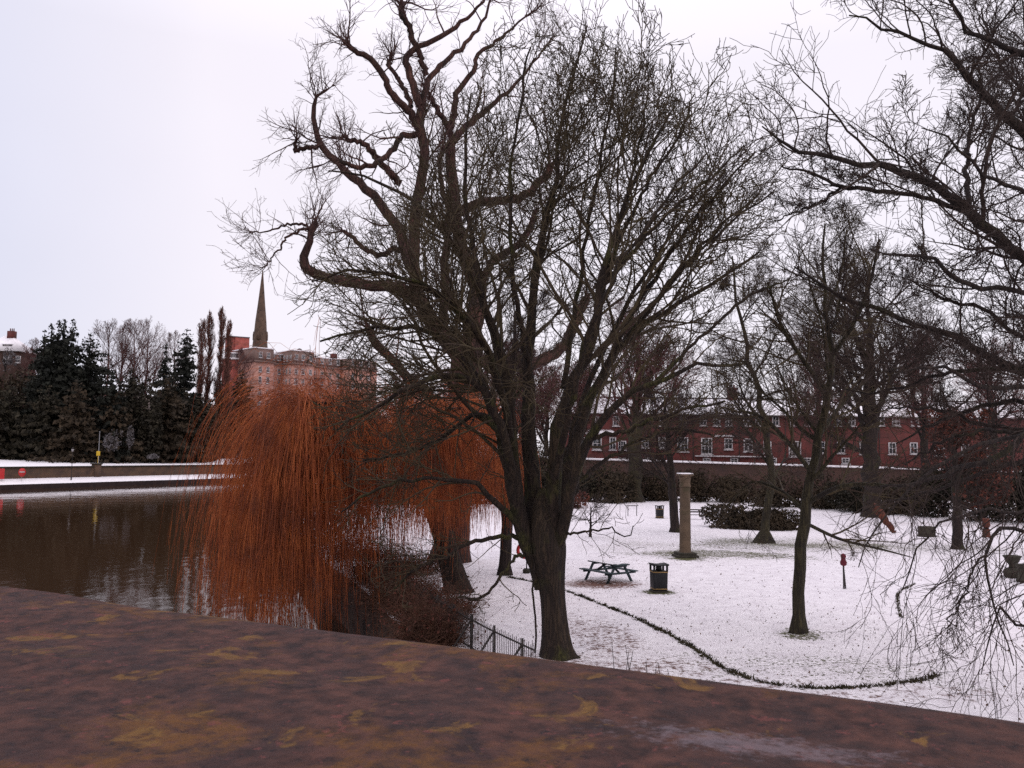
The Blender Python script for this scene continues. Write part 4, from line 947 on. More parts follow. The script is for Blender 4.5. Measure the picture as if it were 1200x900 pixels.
# bare trees in the distance, behind the willow and the wall
for i, (u, v, Y, H, r, cr, lab) in enumerate([
        (610, 560, 150, 24, .5, 8, 'tall hazy bare tree seen through the stems of the mossy tree'),
        (470, 545, 185, 19, .5, 8, 'distant bare tree rising just right of the stone hospital behind the willow'),
        (575, 556, 140, 20, .45, 8, 'hazy bare tree between the red brown trunk and the straight dark trunk'),
        (640, 556, 135, 17, .4, 7, 'low hazy bare tree just left of the brick terrace end'),
        (530, 552, 165, 20, .45, 8, 'hazy bare tree directly behind the red brown trunk'),
        (678, 555, 118, 15, .4, 6, 'bare tree beside the left end of the red brick terrace'),
        (960, 560, 116, 20, .45, 6, 'bare tree before the right half of the brick terrace left of the domed tree'),
        (1085, 565, 108, 19, .45, 6.5, 'bare tree before the far right end of the brick terrace right of the domed tree'),
        (1165, 570, 100, 17, .45, 7, 'rightmost distant bare tree above the dark bushes')]):
    b, tk = simple_trunk(u, v, Y, H, r)
    z0 = b[2] if b[2] > 1 else 0.0
    tk = [(x, y, z - b[2] + z0, rr) for x, y, z, rr in tk]
    bare_tree('distant_tree', lab, (b[0], b[1], z0), tk, 24, ell_env((b[0], b[1], z0 + H * .62), (cr, cr, H * .42), np.random.default_rng(100 + i), .05), 200 + i, M['dark_bark'] if Y < 140 else M['far_twig'], M['far_twig'], .00013 * Y,
              (-12, -8, -4), (.55, .5, .45), (0, 0, .07), 42, .22, lambda L, t: L * (.55 - .3 * t), group='bare trees in the distance')

def on_quay(u, o):
    """point on the far bank at picture column u, o metres behind the water edge"""
    lo, hi = 0.0, 3.0
    f = lambda t: (lambda x, y: 600 + 1000 * x / y - u)(-92 + 20 * t - .903 * o, 153 + 42 * t + .43 * o)
    t = -1.0
    for _ in range(60):
        g = f(t); g2 = f(t + 1e-3); t -= g / ((g2 - g) / 1e-3)
    return np.array([-92 + 20 * t - .903 * o, 153 + 42 * t + .43 * o])

# ------------------------------------------------------------------ wooded far bank
def conifer_mesh(rng, H, R0, n_tier=26, per=16, droop=.35, jag=.25, power=.85):
    C, Sz = [], []
    for i in range(n_tier):
        f = (i + rng.random() * .6) / n_tier
        z = H * (.04 + .95 * f); rr = R0 * (1 - f) ** power * (1 + jag * rng.normal()) + .15
        k = max(4, int(per * (1 - f * .6)))
        for j in range(k):
            a = rng.random() * 6.283; rl = rr * rng.uniform(.75, 1.15)
            m = max(3, int(rl / .28)); s = np.linspace(.1, 1, m)
            x = np.cos(a) * rl * s; y = np.sin(a) * rl * s; zz = z + rng.uniform(-1, 1) * min(1.1, .25 + .3 * rr) - droop * rl * s + .12 * rl * s ** 2
            C.append(np.stack([x, y, zz], 1) + rng.normal(0, .12, (m, 3)))
    return np.concatenate(C)

def conifer(name, label, u, vtop, Y, R0, seed, m, group, power=.85, droop=.35, jag=.14, size=.6, z0=None, per=18):
    rng = np.random.default_rng(seed)
    x = (px(u, 500, Y))[0]
    z = hill_z(x, Y) if z0 is None else z0
    H = px(u, vtop, Y)[2] - z
    t = thing(name, label, 'tree', (x, Y, z), 0, group)
    MB().lathe([(.45, -.3), (.35, H * .1), (.2, H * .6), (.03, H * .97)], 8).build('trunk', M['dark_bark'], t, True)
    C = conifer_mesh(rng, H, R0, max(16, int(H * .95)), per, droop, jag, power)
    leafcloud('crown', C, size * (.38 + .62 * np.clip((H - C[:, 2]) / 7, 0, 1)), m, t, rng, .3, .55)
    return t

gc = 'conifers on the wooded bank'
for i, (u, v, Y, R) in enumerate([(46, 384, 196, 6.0), (54, 374.5, 200, 6.2), (63, 371.5, 206, 6.2), (69.5, 371, 203, 5.8), (79, 370, 198, 6.0)]):
    lab = ['shortest and leftmost spruce in the row of pointed spruces', 'second spruce from the left in the row of pointed spruces', 'middle spruce of the five pointed spruces in a row',
           'slim spruce beside the rightmost one of the pointed row', 'rightmost spruce of the five pointed spruces standing close together'][i]
    conifer('spruce', lab, u, v, Y, R, 300 + i, M['conifer'], gc)
conifer('cedar', 'dark layered cedar right of the row of pointed spruces', 101, 388, 200, 6.0, 310, M['conifer'], None, .55, .1, .35)
conifer('spruce', 'short pointed spruce left of the rounded cypress', 191, 399, 215, 5.0, 311, M['conifer'], gc, .9)
conifer('spruce', 'low broad spruce between the cedar and the bare trees', 128, 424, 196, 5.5, 312, M['conifer'], gc, .8)
conifer('cypress', 'rounded dark cypress left of the bare poplars', 214, 384, 222, 4.4, 313, M['conifer'], None, .42, .15, .12)

def leafy(name, label, cat, base, radii, seed, m, n, size, group=None, lobes=7, flat=.0, stem=True, low=.0):
    """bush or leafy tree crown made of lumps of leaf sprays"""
    rng = np.random.default_rng(seed); rx, ry, rz = radii
    t = thing(name, label, cat, base, 0, group)
    Ls = [((rng.uniform(-.6, .6) * rx, rng.uniform(-.6, .6) * ry, rz * rng.uniform(.35 - low, .75)), rng.uniform(.35, .6)) for _ in range(lobes)] + [((0, 0, rz * .5), .75)]
    C = []
    for (c, s) in Ls:
        k = int(n / len(Ls)); d = nrm(rng.normal(size=(k, 3))); rad = rng.uniform(.45, 1.05, (k, 1)) ** .6
        C.append(np.array(c) + d * rad * np.array([rx, ry, rz * .85]) * s)
    C = np.concatenate(C); C = C[C[:, 2] > .02 * rz]
    st = []
    for _ in range(9):
        a = rng.random() * 6.28; e = np.array([math.cos(a) * rx * .5, math.sin(a) * ry * .5, rz * rng.uniform(.6, .95)])
        st.append(catmull(np.array([(0, 0, -.1, .03 * rz), (*(e * [.3, .3, .5]), .02 * rz), (*e, .006 * rz)]), 7))
    st = np.stack(st)
    put2 = tubes([(st[..., :3], st[..., 3], 5)], rng)
    mesh_np('stems' if cat != 'tree' else 'trunk', put2[0], put2[1], M['dark_bark'], t, True)
    leafcloud('foliage' if cat != 'tree' else 'crown', C, size, m, t, rng)
    return t

# evergreens filling the slope below the skyline
gE = 'dark evergreen trees massed on the slope'
ev = [(10, 455, 192, 7, 'evergreen'), (28, 440, 205, 7, 'olive_leaf'), (55, 458, 192, 7, 'evergreen'), (88, 450, 190, 6, 'olive_leaf'), (112, 440, 205, 6.5, 'evergreen'), (135, 462, 196, 6, 'olive_leaf'),
      (150, 436, 215, 6, 'evergreen'), (172, 452, 205, 6.5, 'evergreen'), (196, 446, 208, 6.5, 'olive_leaf'), (215, 462, 215, 6.5, 'evergreen'), (232, 470, 222, 5.5, 'olive_leaf'), (258, 452, 252, 6.5, 'olive_leaf'),
      (282, 440, 268, 6, 'olive_leaf'), (245, 505, 232, 4.5, 'evergreen'), (-20, 450, 190, 8, 'evergreen')]
evl = ['at the left edge under the snowy roofed house', 'behind the leftmost evergreen below the house gable', 'below the row of pointed spruces', 'at the foot of the rightmost pointed spruce', 'below the layered cedar',
       'low in front of the bare trees above the yellow sign', 'high on the slope beneath the bare trees', 'between the bare trees and the rounded cypress', 'at the foot of the short spruce',
       'under the rounded cypress', 'at the left foot of the bare poplars', 'at the right foot of the bare poplars', 'below the red brick block near the hospital', 'low by the terrace end beside the willow', 'cut by the left picture edge']
for i, (u, v, Y, r, mk) in enumerate(ev):
    x = px(u, 500, Y)[0]; z = hill_z(x, Y); H = px(u, v, Y)[2] - z
    lb = ('dark green' if mk == 'evergreen' else 'brownish olive') + ' evergreen ' + evl[i]
    if i % 3 != 1: conifer('evergreen_tree', lb, u, v - 8, Y, r * 1.05, 330 + i, M[mk], gE, .6, .25, .18, .6)
    else: leafy('evergreen_tree', lb, 'tree', (x, Y, z), (r, r, H), 330 + i, M[mk], 5000, .42, gE, 12, low=.35)
for i, (u, v, Y) in enumerate([(-55, 440, 185), (-95, 430, 180), (-140, 445, 172), (-190, 435, 168), (-245, 440, 160)]):
    conifer('evergreen_tree', 'dark evergreen on the wooded bank beyond the left picture edge', u, v, Y, 7.5, 600 + i, M['evergreen'], gE, .6, .25, .18, .6)
for i, (u, v, Y, w, h, lab) in enumerate([(20, 536, 176, 5, 3.2, 'dark scrub bush at the left end of the upper terrace'), (60, 537, 184, 6, 2.6, 'long dark scrub bush behind the terrace snow under the spruces'),
        (105, 537, 190, 6, 3.2, 'dark scrub bush behind the yellow sign'), (150, 538, 198, 6, 3, 'dark scrub bush behind the terrace under the frosted shrubs'), (195, 540, 212, 6, 3, 'dark scrub bush near the right end of the terrace'), (235, 541, 228, 5, 4, 'dark scrub bush touching the willow at the terrace end')]):
    x, Y = on_quay(u, 38)
    leafy('scrub_bush', lab, 'bush', (x, Y, hill_z(x, Y) - .3), (w, 3, h), 350 + i, M['evergreen'], 1100, .3, 'scrub bushes behind the terrace', 6)
for i, (u, v, Y, w, h, lab) in enumerate([(149, 524, 190, 2.2, 4.2, 'frosted grey shrub under the dark evergreens, left of two'), (171, 522, 194, 1.0, 5.2, 'tall thin frosted shrub right of the rounded frosted one'), (196, 533, 205, 1.8, 1.2, 'small low frosted shrub near the terrace end'),
                                          (30, 425, 205, 2.2, 5, 'frosted shrub beside the snowy roofed house')]):
    p = px(u, v, Y)
    leafy('frosted_shrub', lab, 'bush', (p[0], p[1] - 8, p[2] - (1 if i != 3 else 3)), (w, w, h), 360 + i, M['frosted'], 420, .2, 'frosted shrubs on the wooded bank', 5)

# bare trees on the skyline of the bank
gb = 'bare trees on the skyline of the bank'
for i, (u, v, Y, cr, lab) in enumerate([(122, 378, 235, 7, 'leftmost purple grey bare tree on the skyline beyond the cedar'), (138, 383, 245, 4.5, 'low bare tree between two taller skyline trees'), (152, 374, 238, 7.5, 'middle purple grey bare tree on the skyline'),
                                        (168, 374, 242, 7.5, 'tallest bare tree on the skyline right of the middle'), (200, 388, 255, 6, 'bare tree between the short spruce and the cypress on the skyline'), (33, 398, 225, 4, 'small bare tree between the snowy roofed house and the spruces'),
                                        (283, 410, 285, 4.5, 'small brown bare tree below the red brick block')]):
    x = px(u, 500, Y)[0]; z = hill_z(x, Y); H = px(u, v, Y)[2] - z
    tk = [(x, Y, z - .2, .5), (x, Y, z + .5, .4), (x, Y, z + H * .3, .32), (x + .3, Y, z + H * .6, .2), (x, Y, z + H * .93, .05)]
    bare_tree('skyline_tree', lab, (x, Y, z), tk, 22, ell_env((x, Y, z + H * .62), (cr, cr, H * .4), np.random.default_rng(400 + i), .05), 420 + i, M['far_twig'], M['far_twig'], .020, (-9, -7), (.6, .55), (0, 0, .07), 42, .25,
              lambda L, t: L * (.5 - .28 * t), levels=2, group=gb, ntr=8)
for i, (u, v, Y, cr, lab) in enumerate([(22, 470, 188, 5, 'brown bare tree low at the left edge of the bank'), (72, 488, 190, 4, 'brown bare tree in front of the spruces'), (118, 470, 192, 5, 'brown bare tree below the layered cedar'),
        (158, 482, 200, 4.5, 'brown bare tree above the rounded frosted shrub'), (205, 488, 212, 5, 'brown bare tree under the rounded cypress near the terrace end')]):
    x, Y = on_quay(u, 37); z = hill_z(x, Y); H = px(u, v, Y)[2] - z
    tk = [(x, Y, z - .2, .4), (x, Y, z + .5, .3), (x, Y, z + H * .3, .24), (x + .3, Y, z + H * .6, .15), (x, Y, z + H * .93, .04)]
    bare_tree('slope_tree', lab, (x, Y, z), tk, 18, ell_env((x, Y, z + H * .58), (cr, cr, H * .42), np.random.default_rng(460 + i), .05), 470 + i, M['far_twig'], M['far_twig'], .02, (-8, -6), (.6, .55), (0, 0, .07), 42, .2,
              lambda L, t: L * (.5 - .28 * t), levels=2, group='brown bare trees in front of the evergreens', ntr=8)
gp = 'bare poplars on the bank'
for i, (u, v, Y, lab) in enumerate([(232, 372, 250, 'leftmost bare poplar, short and broad'), (241, 365, 256, 'second bare poplar from the left'), (255, 358.5, 256, 'tallest and slimmest bare poplar'), (264.5, 377, 252, 'rightmost bare poplar, nearest the red brick block')]):
    x = px(u, 500, Y)[0]; z = hill_z(x, Y) ; H = px(u, v, Y)[2] - z
    cr = [3.6, 3.2, 2.0, 2.3][i]
    tk = [(x, Y, z - .2, .5), (x, Y, z + .5, .42), (x, Y, z + H * .3, .32), (x, Y, z + H * .6, .2), (x, Y, z + H * .98, .05)]
    bare_tree('poplar', lab, (x, Y, z), tk, 46, ell_env((x, Y, z + H * .44), (cr * 1.25, cr * 1.25, H * .55), np.random.default_rng(440 + i), .04), 450 + i, M['poplar_twig'], M['poplar_twig'], .028, (-12, -7), (.55, .5), (0, 0, .28), 26, .06,
              lambda L, t: 4.5 + 0 * t, levels=2, group=gp, ntr=8)

# ------------------------------------------------------------------ buildings
PANES = ['glass', 'glass_pale', 'glass', 'glass_blind', 'glass']
def window(parent, x, z, w, h, y=0.0, bars=1, m='white_paint', arch=False, sill=True, yface=-1, axis='x', snow=False):
    """window on a facade facing local -y (axis 'x') or local -x (axis 'y'); the frame stands proud of the wall"""
    f = MB(); fw = min(.16, w * .16); d = .10
    def b(x0, z0, x1, z1, dep, mb):
        if axis == 'x': mb.span((x0, y - dep, z0), (x1, y + .05, z1))
        else: mb.span((y - dep, x0, z0), (y + .05, x1, z1))
    b(x - w/2, z, x - w/2 + fw, z + h, d, f); b(x + w/2 - fw, z, x + w/2, z + h, d, f)
    b(x - w/2 + fw, z + h - fw, x + w/2 - fw, z + h, d, f); b(x - w/2 + fw, z, x + w/2 - fw, z + fw, d, f)
    b(x - w/2 + fw, z + h * .5 - fw * .3, x + w/2 - fw, z + h * .5 + fw * .3, d * .8, f)
    for k in range(bars):
        xx = x - w/2 + w * (k + 1) / (bars + 1); b(xx - fw * .25, z + fw, xx + fw * .25, z + h * .5 - fw * .3, d * .8, f); b(xx - fw * .25, z + h * .5 + fw * .3, xx + fw * .25, z + h - fw, d * .8, f)
    o = f.build('window', M[m], parent)
    p = MB(); b(x - w/2 + fw, z + fw, x + w/2 - fw, z + h - fw, .03, p); p.build('pane', M[PANES[int(abs(x * 7.3 + z * 3.1)) % 5]], o)
    if sill:
        s = MB(); b(x - w/2 - .12, z - .16, x + w/2 + .12, z - .003, .24, s); s.build('sill', M['snow'] if snow else M['white_paint'], o)
    return o

# red brick range behind the wall
def brick_range():
    a = px(664, 480, 131.5); Yb = 131.5
    t = thing('brick_terrace', 'long two storey red brick terrace with a snowy roof behind the park wall', 'building', (a[0], Yb, 0))
    L = 78.0; k = Yb / 1000
    X = lambda u: (u - 664) * k
    Zv = lambda v, u: 5.8 + (530.2 + .0122 * (u - 600) - v) * k
    E = Zv(485.5, 765)
    MB().span((0, 0, -.3), (L, 10, E)).build('wall', M['brick'], t)
    rf = MB(); rz = Zv(465, 868); 
    V = [(-.4, -.45, E), (L, -.45, E), (L, 10.4, E), (-.4, 10.4, E), (-.4, 5, rz), (L, 5, rz), (-.4, -.45, E + .18), (L, -.45, E + .18)]
    rf.add(V, [(0, 1, 7, 6), (6, 7, 5, 4), (2, 3, 4, 5), (3, 0, 6, 4), (0, 3, 2, 1), (1, 2, 5, 7)])
    r = rf.build('roof', M['snow'], t)
    MB().span((-.4, -.6, E - .16), (L, -.452, E + .04)).build('gutter', M['iron'], r)
    MB().span((-.3, 4.85, rz - .02), (L, 5.15, rz + .14)).build('ridge', M['slate'], r)
    for u, w, h in [(868, 1.3, 1.7), (742, 1.3, 1.5), (1006, 1.4, 1.6)]:
        c = MB().span((X(u) - w/2, 4.4, rz - .6), (X(u) + w/2, 5.6, rz + h)).span((X(u) - w/2 - .1, 4.3, rz + h - .25), (X(u) + w/2 + .1, 5.7, rz + h + .05))
        for q in (-.3, .3): c.lathe([(.17, 0), (.14, .55)], 8, (X(u) + q, 5, rz + h))
        c.build('chimney', M['brick'], r)
    for u, w in [(698, 1.0), (722, 1.0), (776, 1.0), (800, 1.0), (824, 1.1), (840, 1.1), (854, 1.1), (875, 1.1), (889, 1.1), (909, 1.1), (930, 1.1), (947, 1.1), (963, 1.2), (982, 1.2), (998, 1.2), (1014, 1.2), (1032, 1.2), (1050, 1.2), (1072, 1.2), (1092, 1.2), (1120, 1.2), (1150, 1.2)]:
        window(t, X(u), Zv(499, u), w, 1.55, 0, 1)
    for u, v, w, h, bars in [(729, 527, 1.3, 1.4, 2), (756, 524.5, 1.1, 1.5, 1), (776, 525, 1.2, 1.7, 1), (800, 529, 1.7, 2.2, 2), (828, 532, 1.7, 2.5, 2), (853.5, 526.5, 1.3, 1.7, 1), (876.5, 529, 1.4, 2.0, 1), (899, 531, 1.2, 1.9, 1), (931, 535, 1.9, 2.4, 3), (962, 531, 1.2, 1.8, 1), (985, 531, 1.2, 1.8, 1),
                             (1012, 532, 1.5, 2.0, 2), (1045, 532, 1.2, 1.8, 1), (1070, 532, 1.2, 1.8, 1), (1100, 534, 1.6, 2, 2), (1130, 534, 1.2, 1.8, 1), (1160, 534, 1.2, 1.8, 1)]:
        window(t, X(u), Zv(v, u), w, h, 0, bars)
    for u in (685, 729, 760, 828, 860, 905, 945, 990):
        window(t, X(u), Zv(543, u), 1.2, .9, 0, 1)
    MB().span((X(837), -.14, Zv(512, 850)), (X(864), .0, Zv(509.6, 850))).build('lintel', M['white_paint'], t)
    MB().span((X(814), -.5, Zv(535.2, 850)), (X(905), -.003, Zv(533.8, 850))).build('ledge', M['white_paint'], t)
    for u in (684, 762, 812, 866, 920, 973, 1030, 1086):
        MB().bar((X(u), -.12, .3), (X(u), -.12, E - .2), .13, n=8).build('drainpipe', M['iron'], t)
    # bay with a snowy lean-to roof at the left
    by = MB().span((X(667), -2.4, -.2), (X(722), -.003, Zv(509, 695)))
    bay = by.build('bay', M['brick'], t)
    z0, z1 = Zv(509, 695), Zv(503, 695)
    MB().add([(X(666), -2.7, z0), (X(723), -2.7, z0), (X(723), -.005, z0), (X(666), -.005, z0), (X(673), -.005, z1), (X(716), -.005, z1)], [(0, 1, 5, 4), (1, 2, 5), (3, 0, 4), (0, 3, 2, 1), (3, 4, 5, 2)]).build('bay_roof', M['snow'], bay)
    for u, v, w, h in [(698, 527, 1.4, 1.9), (680, 527, 1.1, 1.9), (716, 527, 1.0, 1.9)]:
        window(bay, X(u), Zv(v, u), w, h, -2.4, 1)
brick_range()

# park wall of old brick with snowy coping
a0, a1 = px(470, 533, 122.5), px(1330, 556, 116)
dv = a1 - a0; Lw = math.hypot(dv[0], dv[1])
pw = thing('park_wall', 'tall old brick park wall with a snow covered coping in front of the terrace', 'wall', (a0[0], a0[1], 0), math.atan2(dv[1], dv[0]))
z0, z1 = 5.8 - .0035 * 122.5, 5.8 - .0185 * 116
n = 40; xs_ = np.linspace(0, Lw, n); zt = np.interp(xs_, [0, Lw], [z0, z1])
mb = MB(); V = []; 
for x_, z_ in zip(xs_, zt): V += [(x_, 0, -.4), (x_, 0, z_), (x_, .5, z_), (x_, .5, -.4)]
F = [(4*i+j, 4*i+4+j, 4*i+4+(j+1) % 4, 4*i+(j+1) % 4) for i in range(n-1) for j in range(4)]
mb.add(V, [f[::-1] for f in F] + [(0, 1, 2, 3), (4*n-4, 4*n-1, 4*n-2, 4*n-3)]); mb.build('wall_body', M['wall_brick'], pw)
cp = MB(); V = []
for x_, z_ in zip(xs_, zt): V += [(x_, -.1, z_ + .003), (x_, -.1, z_ + .2), (x_, .25, z_ + .27), (x_, .6, z_ + .2), (x_, .6, z_ + .003)]
F = [(5*i+j, 5*i+5+j, 5*i+5+(j+1) % 5, 5*i+(j+1) % 5) for i in range(n-1) for j in range(5)]
cp.add(V, [f[::-1] for f in F]); cp.build('coping', M['snow'], pw)

# stone hospital on the hill
def hospital():
    A, Bp = px(296.5, 420, 300), px(436, 420, 335)
    rz = math.atan2(Bp[1] - A[1], Bp[0] - A[0]); L = math.hypot(*(Bp - A)[:2])
    t = thing('stone_hospital', 'large pink stone hospital building with tall windows on the hill beside the spire', 'building', (A[0], A[1], 0), rz)
    Z0, ZC, ZT = 3.0, 37.0, 41.6
    S = [(0, 7.5, -1.2), (7.5, 13, 2.5), (13, 22, -4.5), (22, 37, 0), (37, L, -3.5)]
    for i, (x0, x1, y0) in enumerate(S):
        w = MB().span((x0, y0, Z0), (x1, 16, ZC)).build('wall', M['pink_stone'], t)
        hi = ZT - (0 if i in (0, 2) else 1.0 if i == 4 else 1.2)
        MB().span((x0 - .35, y0 - .4, ZC - .35), (x1 + .35, 16.4, ZC + .25)).build('cornice', M['trim_stone'], w)
        MB().span((x0 + .1, y0 + .15, ZC + .25), (x1 - .1, 15.8, hi)).build('attic', M['trim_stone'], w)
        r = MB().span((x0 - .1, y0 - .05, hi + .002), (x1 + .1, 16, hi + .35)).build('roof', M['snow'], w)
        xs2 = {0: (2.3, 5.3), 1: (9, 11.6), 2: (14.6, 17.4, 20.4), 3: (24.5, 28, 31.5, 35), 4: (39.5, 43, 46.5)}[i]
        for x in xs2:
            window(w, x, ZC + 1.3, 1.3, 2.1, y0 + .15, 1)
            for k, zz in enumerate((33.2, 29.3, 25.0, 20.5)):
                window(w, x, zz, 1.25, 2.3 if k else 2.0, y0, 1)
        if i == 2:   # left flank of the bay
            for yy in (-3.0, -.6, 1.6):
                for zz in (38.0, 33.2, 29.3, 25.0): window(w, yy, zz, 1.1, 2.1, x0 + (.1 if zz > 37 else 0), 1, axis='y')
    for x0, zz in ((23.4, 32.6), (23.4, 28.4)):
        bc = MB().span((x0, -1.3, zz - .25), (x0 + 5.4, -.003, zz)); 
        for k in range(12): bc.bar((x0 + .1 + k * .47, -1.25, zz), (x0 + .1 + k * .47, -1.25, zz + 1.1), .07)
        bc.bar((x0, -1.25, zz + 1.1), (x0 + 5.4, -1.25, zz + 1.1), .1); bc.build('balcony', M['iron'], t)
    MB().span((36.3, 6, ZT - 1), (38.3, 8, ZT + 1.8)).build('chimney', M['brick'], t)
    MB().lathe([(1.1, 0), (1.2, .8), (.8, 1.5), (.2, 1.8)], 10, (20, 3, ZT + .2)).build('roof_vent', M['slate'], t)
    # round oculus with pale surround
    MB().bar((30.3, -.16, 25.9), (30.3, .05, 25.9), 3.4, 3.4, 20).build('oculus', M['trim_stone'], t)
    MB().bar((30.3, -.25, 25.9), (30.3, -.1, 25.9), 2.0, 2.4, 20).build('oculus_pane', M['glass'], t)
hospital()

# plain brick block left of it and its low snowy annex
p = px(275.5, 395, 312); q = px(296.5, 395, 312)
blk = thing('brick_block', 'plain bright red brick block left of the spire', 'building', (p[0], 312, 0), .5)
zt_ = p[2]
MB().span((0, 0, 2), (5.2, 9, zt_)).span((-2.2, .2, 2), (-.002, 7, zt_)).build('wall', M['red_block'], blk)
MB().span((-2.3, -.1, zt_ + .002), (5.3, 9.1, zt_ + .35)).build('roof', M['slate'], blk)
p = px(262, 411, 306)
an = thing('flat_roofed_annex', 'low flat roofed brick annex with snow on its roof between the poplars and red block', 'building', (p[0], 306, 0), .4)
MB().span((0, 0, 2), (6.2, 5, p[2] - 3.0)).build('wall', M['red_block'], an)
MB().span((-.3, -.4, p[2] - 2.998), (6.5, 5.2, p[2] - 2.4)).build('roof', M['snow'], an)
u_ = MB().span((1, .8, p[2] - 2.398), (5, 4.6, p[2] - .8)).build('upper_storey', M['slate'], an)
MB().span((.7, .5, p[2] - .798), (5.3, 4.8, p[2] - .35)).build('upper_roof', M['snow'], an)
window(u_, 2.2, p[2] - 2.1, 1.0, 1.0, .8); window(u_, 3.8, p[2] - 2.1, 1.0, 1.0, .8)

# church spire
def spire():
    Y = 380; b_ = px(304.6, 408, Y); ap = px(308.2, 316, Y)
    t = thing('church_spire', 'tall slender dark stone church spire on the hill', 'church', (b_[0], Y, 26))
    zb, za = b_[2] - 26, ap[2] - 26
    tw = MB().span((-3.5, -3.5, -2), (3.5, 3.5, zb - 2.0)).build('tower', M['spire_stone'], t)
    prof = [(3.55, zb - 2.0), (3.4, zb), (2.95, zb + 5), (2.45, zb + 12), (1.6, zb + 20), (.85, zb + 28), (.25, za - 1.2), (.1, za)]
    sp = MB().lathe(prof, 8).build('spire', M['spire_stone'], t)
    for k in range(4):
        a = k * math.pi / 2 - math.pi / 2
        lu = MB(); r = 2.75; z = zb + 3.5; c, s_ = math.cos(a), math.sin(a)
        def R(x, y, zz): return (c * x - s_ * y, s_ * x + c * y, zz)
        lu.add([R(1.6, -.7, z), R(1.6, .7, z), R(r + .5, .7, z), R(r + .5, -.7, z), R(1.6, -.7, z + 2.4), R(1.6, .7, z + 2.4), R(r + .5, .7, z + 2.4), R(r + .5, -.7, z + 2.4), R(1.4, 0, z + 4), R(r + .5, 0, z + 4)],
               [(0, 1, 5, 4), (3, 7, 6, 2), (0, 4, 7, 3), (1, 2, 6, 5), (7, 9, 6), (4, 8, 9, 7), (6, 9, 8, 5), (0, 3, 2, 1), (4, 5, 8)])
        lu.build('lucarne', M['spire_stone'], sp)
    MB().bar((0, 0, za - .2), (0, 0, za + 1.6), .14).lathe([(.05, 0), (.22, .15), (.05, .35)], 8, (0, 0, za + .2)).build('finial', M['iron'], t)
spire()

# house at the left edge
def left_house():
    Y = 232; a = px(-26, 411, Y); e = px(24.5, 411, Y); W_ = e[0] - a[0]
    t = thing('snow_roofed_house', 'brick house with a snowy hipped roof and chimney at the left edge', 'house', (a[0], Y, a[2] - 9))
    MB().span((.6, 0, -4), (W_ - .8, 9, 9)).build('wall', M['wall_brick'], t)
    rz = 9 + (411 - 390) * Y / 1000
    V = [(0, -.6, 9), (W_, -.6, 9), (W_, 9.6, 9), (0, 9.6, 9), (4.5, 4.5, rz), (W_ - 5.2, 4.5, rz)]
    r = MB().add(V, [(0, 1, 5, 4), (1, 2, 5), (2, 3, 4, 5), (3, 0, 4), (0, 3, 2, 1)]).build('roof', M['snow'], t)
    xc = px(3, 390, Y)[0] - a[0]
    c = MB().span((xc - .9, 3.6, rz - 2), (xc + .9, 5.2, rz + 1.2))
    for q_ in (-.5, 0, .5): c.lathe([(.16, 0), (.12, .8)], 8, (xc + q_, 4.4, rz + 1.2))
    c.build('chimney', M['brick'], r)
    xd = px(6, 405, Y)[0] - a[0]
    d = MB().span((xd - 1.2, .9, 9.3), (xd + 1.2, 3.5, 10.9)).build('dormer', M['slate'], t)
    MB().span((xd - 1.4, .7, 10.902), (xd + 1.4, 3.8, 11.15)).build('dormer_roof', M['snow'], d)
    window(d, xd, 9.5, 1.5, 1.1, .9, 2)
    for x in (xd - 3.5, xd + .5, xd + 3.8): window(t, x, 5.8, 1.3, 1.9, 0, 1)
left_house()

# ------------------------------------------------------------------ far quay furniture
qrz = math.atan2(42, 20) + math.pi / 2 + math.pi    # facing the river
def face(o_): return math.atan2(o_[1], o_[0]) - math.pi / 2
p = on_quay(30.5, 2.6)
s = thing('warning_sign', 'red round sign with a white bar standing on the snowy quay', 'sign', (p[0], p[1], -.65), face(p))
MB().bar((0, 0, -.1), (0, 0, 2.0), .08, n=8).build('post', M['grey_metal'], s)
bd = MB().bar((0, -.05, 1.65), (0, -.10, 1.65), 1.25, 1.6, 20).build('sign_board', M['red_paint'], s)
MB().span((-.42, -.115, 1.62), (.42, -.102, 1.84)).build('white_bar', M['white_paint'], bd)
p = on_quay(3, 3.2)
s = thing('notice_board', 'plain red notice board on posts at the left edge of the quay', 'sign', (p[0], p[1], -.5), face(p))
MB().bar((-.6, 0, -.05), (-.6, 0, 2.3), .1).bar((.6, 0, -.05), (.6, 0, 2.3), .1).build('posts', M['grey_metal'], s)
MB().span((-.95, -.14, .35), (.95, -.052, 2.25)).build('board', M['red_paint'], s, bevel=.02)
p = on_quay(88, 2.4)
s = thing('quay_lamp', 'thin black lamp post with a pale lantern on the quay', 'lamp post', (p[0], p[1], -.7), 0)
MB().lathe([(.14, -.05), (.12, .6), (.07, .8), (.05, 5.6), (.09, 5.65)], 10).build('post', M['iron'], s)
MB().lathe([(.12, 5.65), (.24, 6.1), (.2, 6.15)], 8).build('lantern', M['white_paint'], s)
MB().lathe([(.27, 6.152), (.05, 6.5)], 8).build('cap', M['iron'], s)
p = on_quay(118, 6.0); zt_ = 2.1
s = thing('yellow_sign', 'small yellow sign on a post above the retaining wall', 'sign', (p[0], p[1], zt_), face(p))
MB().bar((0, 0, -.1), (0, 0, 3.0), .09, n=8).build('post', M['yellow'], s)
MB().span((-.36, -.12, 2.0), (.36, -.047, 2.95)).build('sign_board', M['yellow'], s, bevel=.02)
p = on_quay(118.5, 9)
s = thing('flag_pole', 'slim pale pole standing behind the yellow sign', 'pole', (p[0], p[1], 2.1), 0)
MB().lathe([(.12, -.1), (.08, 3), (.06, 7.0), (.1, 7.05), (.02, 7.2)], 8).build('pole', M['grey_metal'], s)
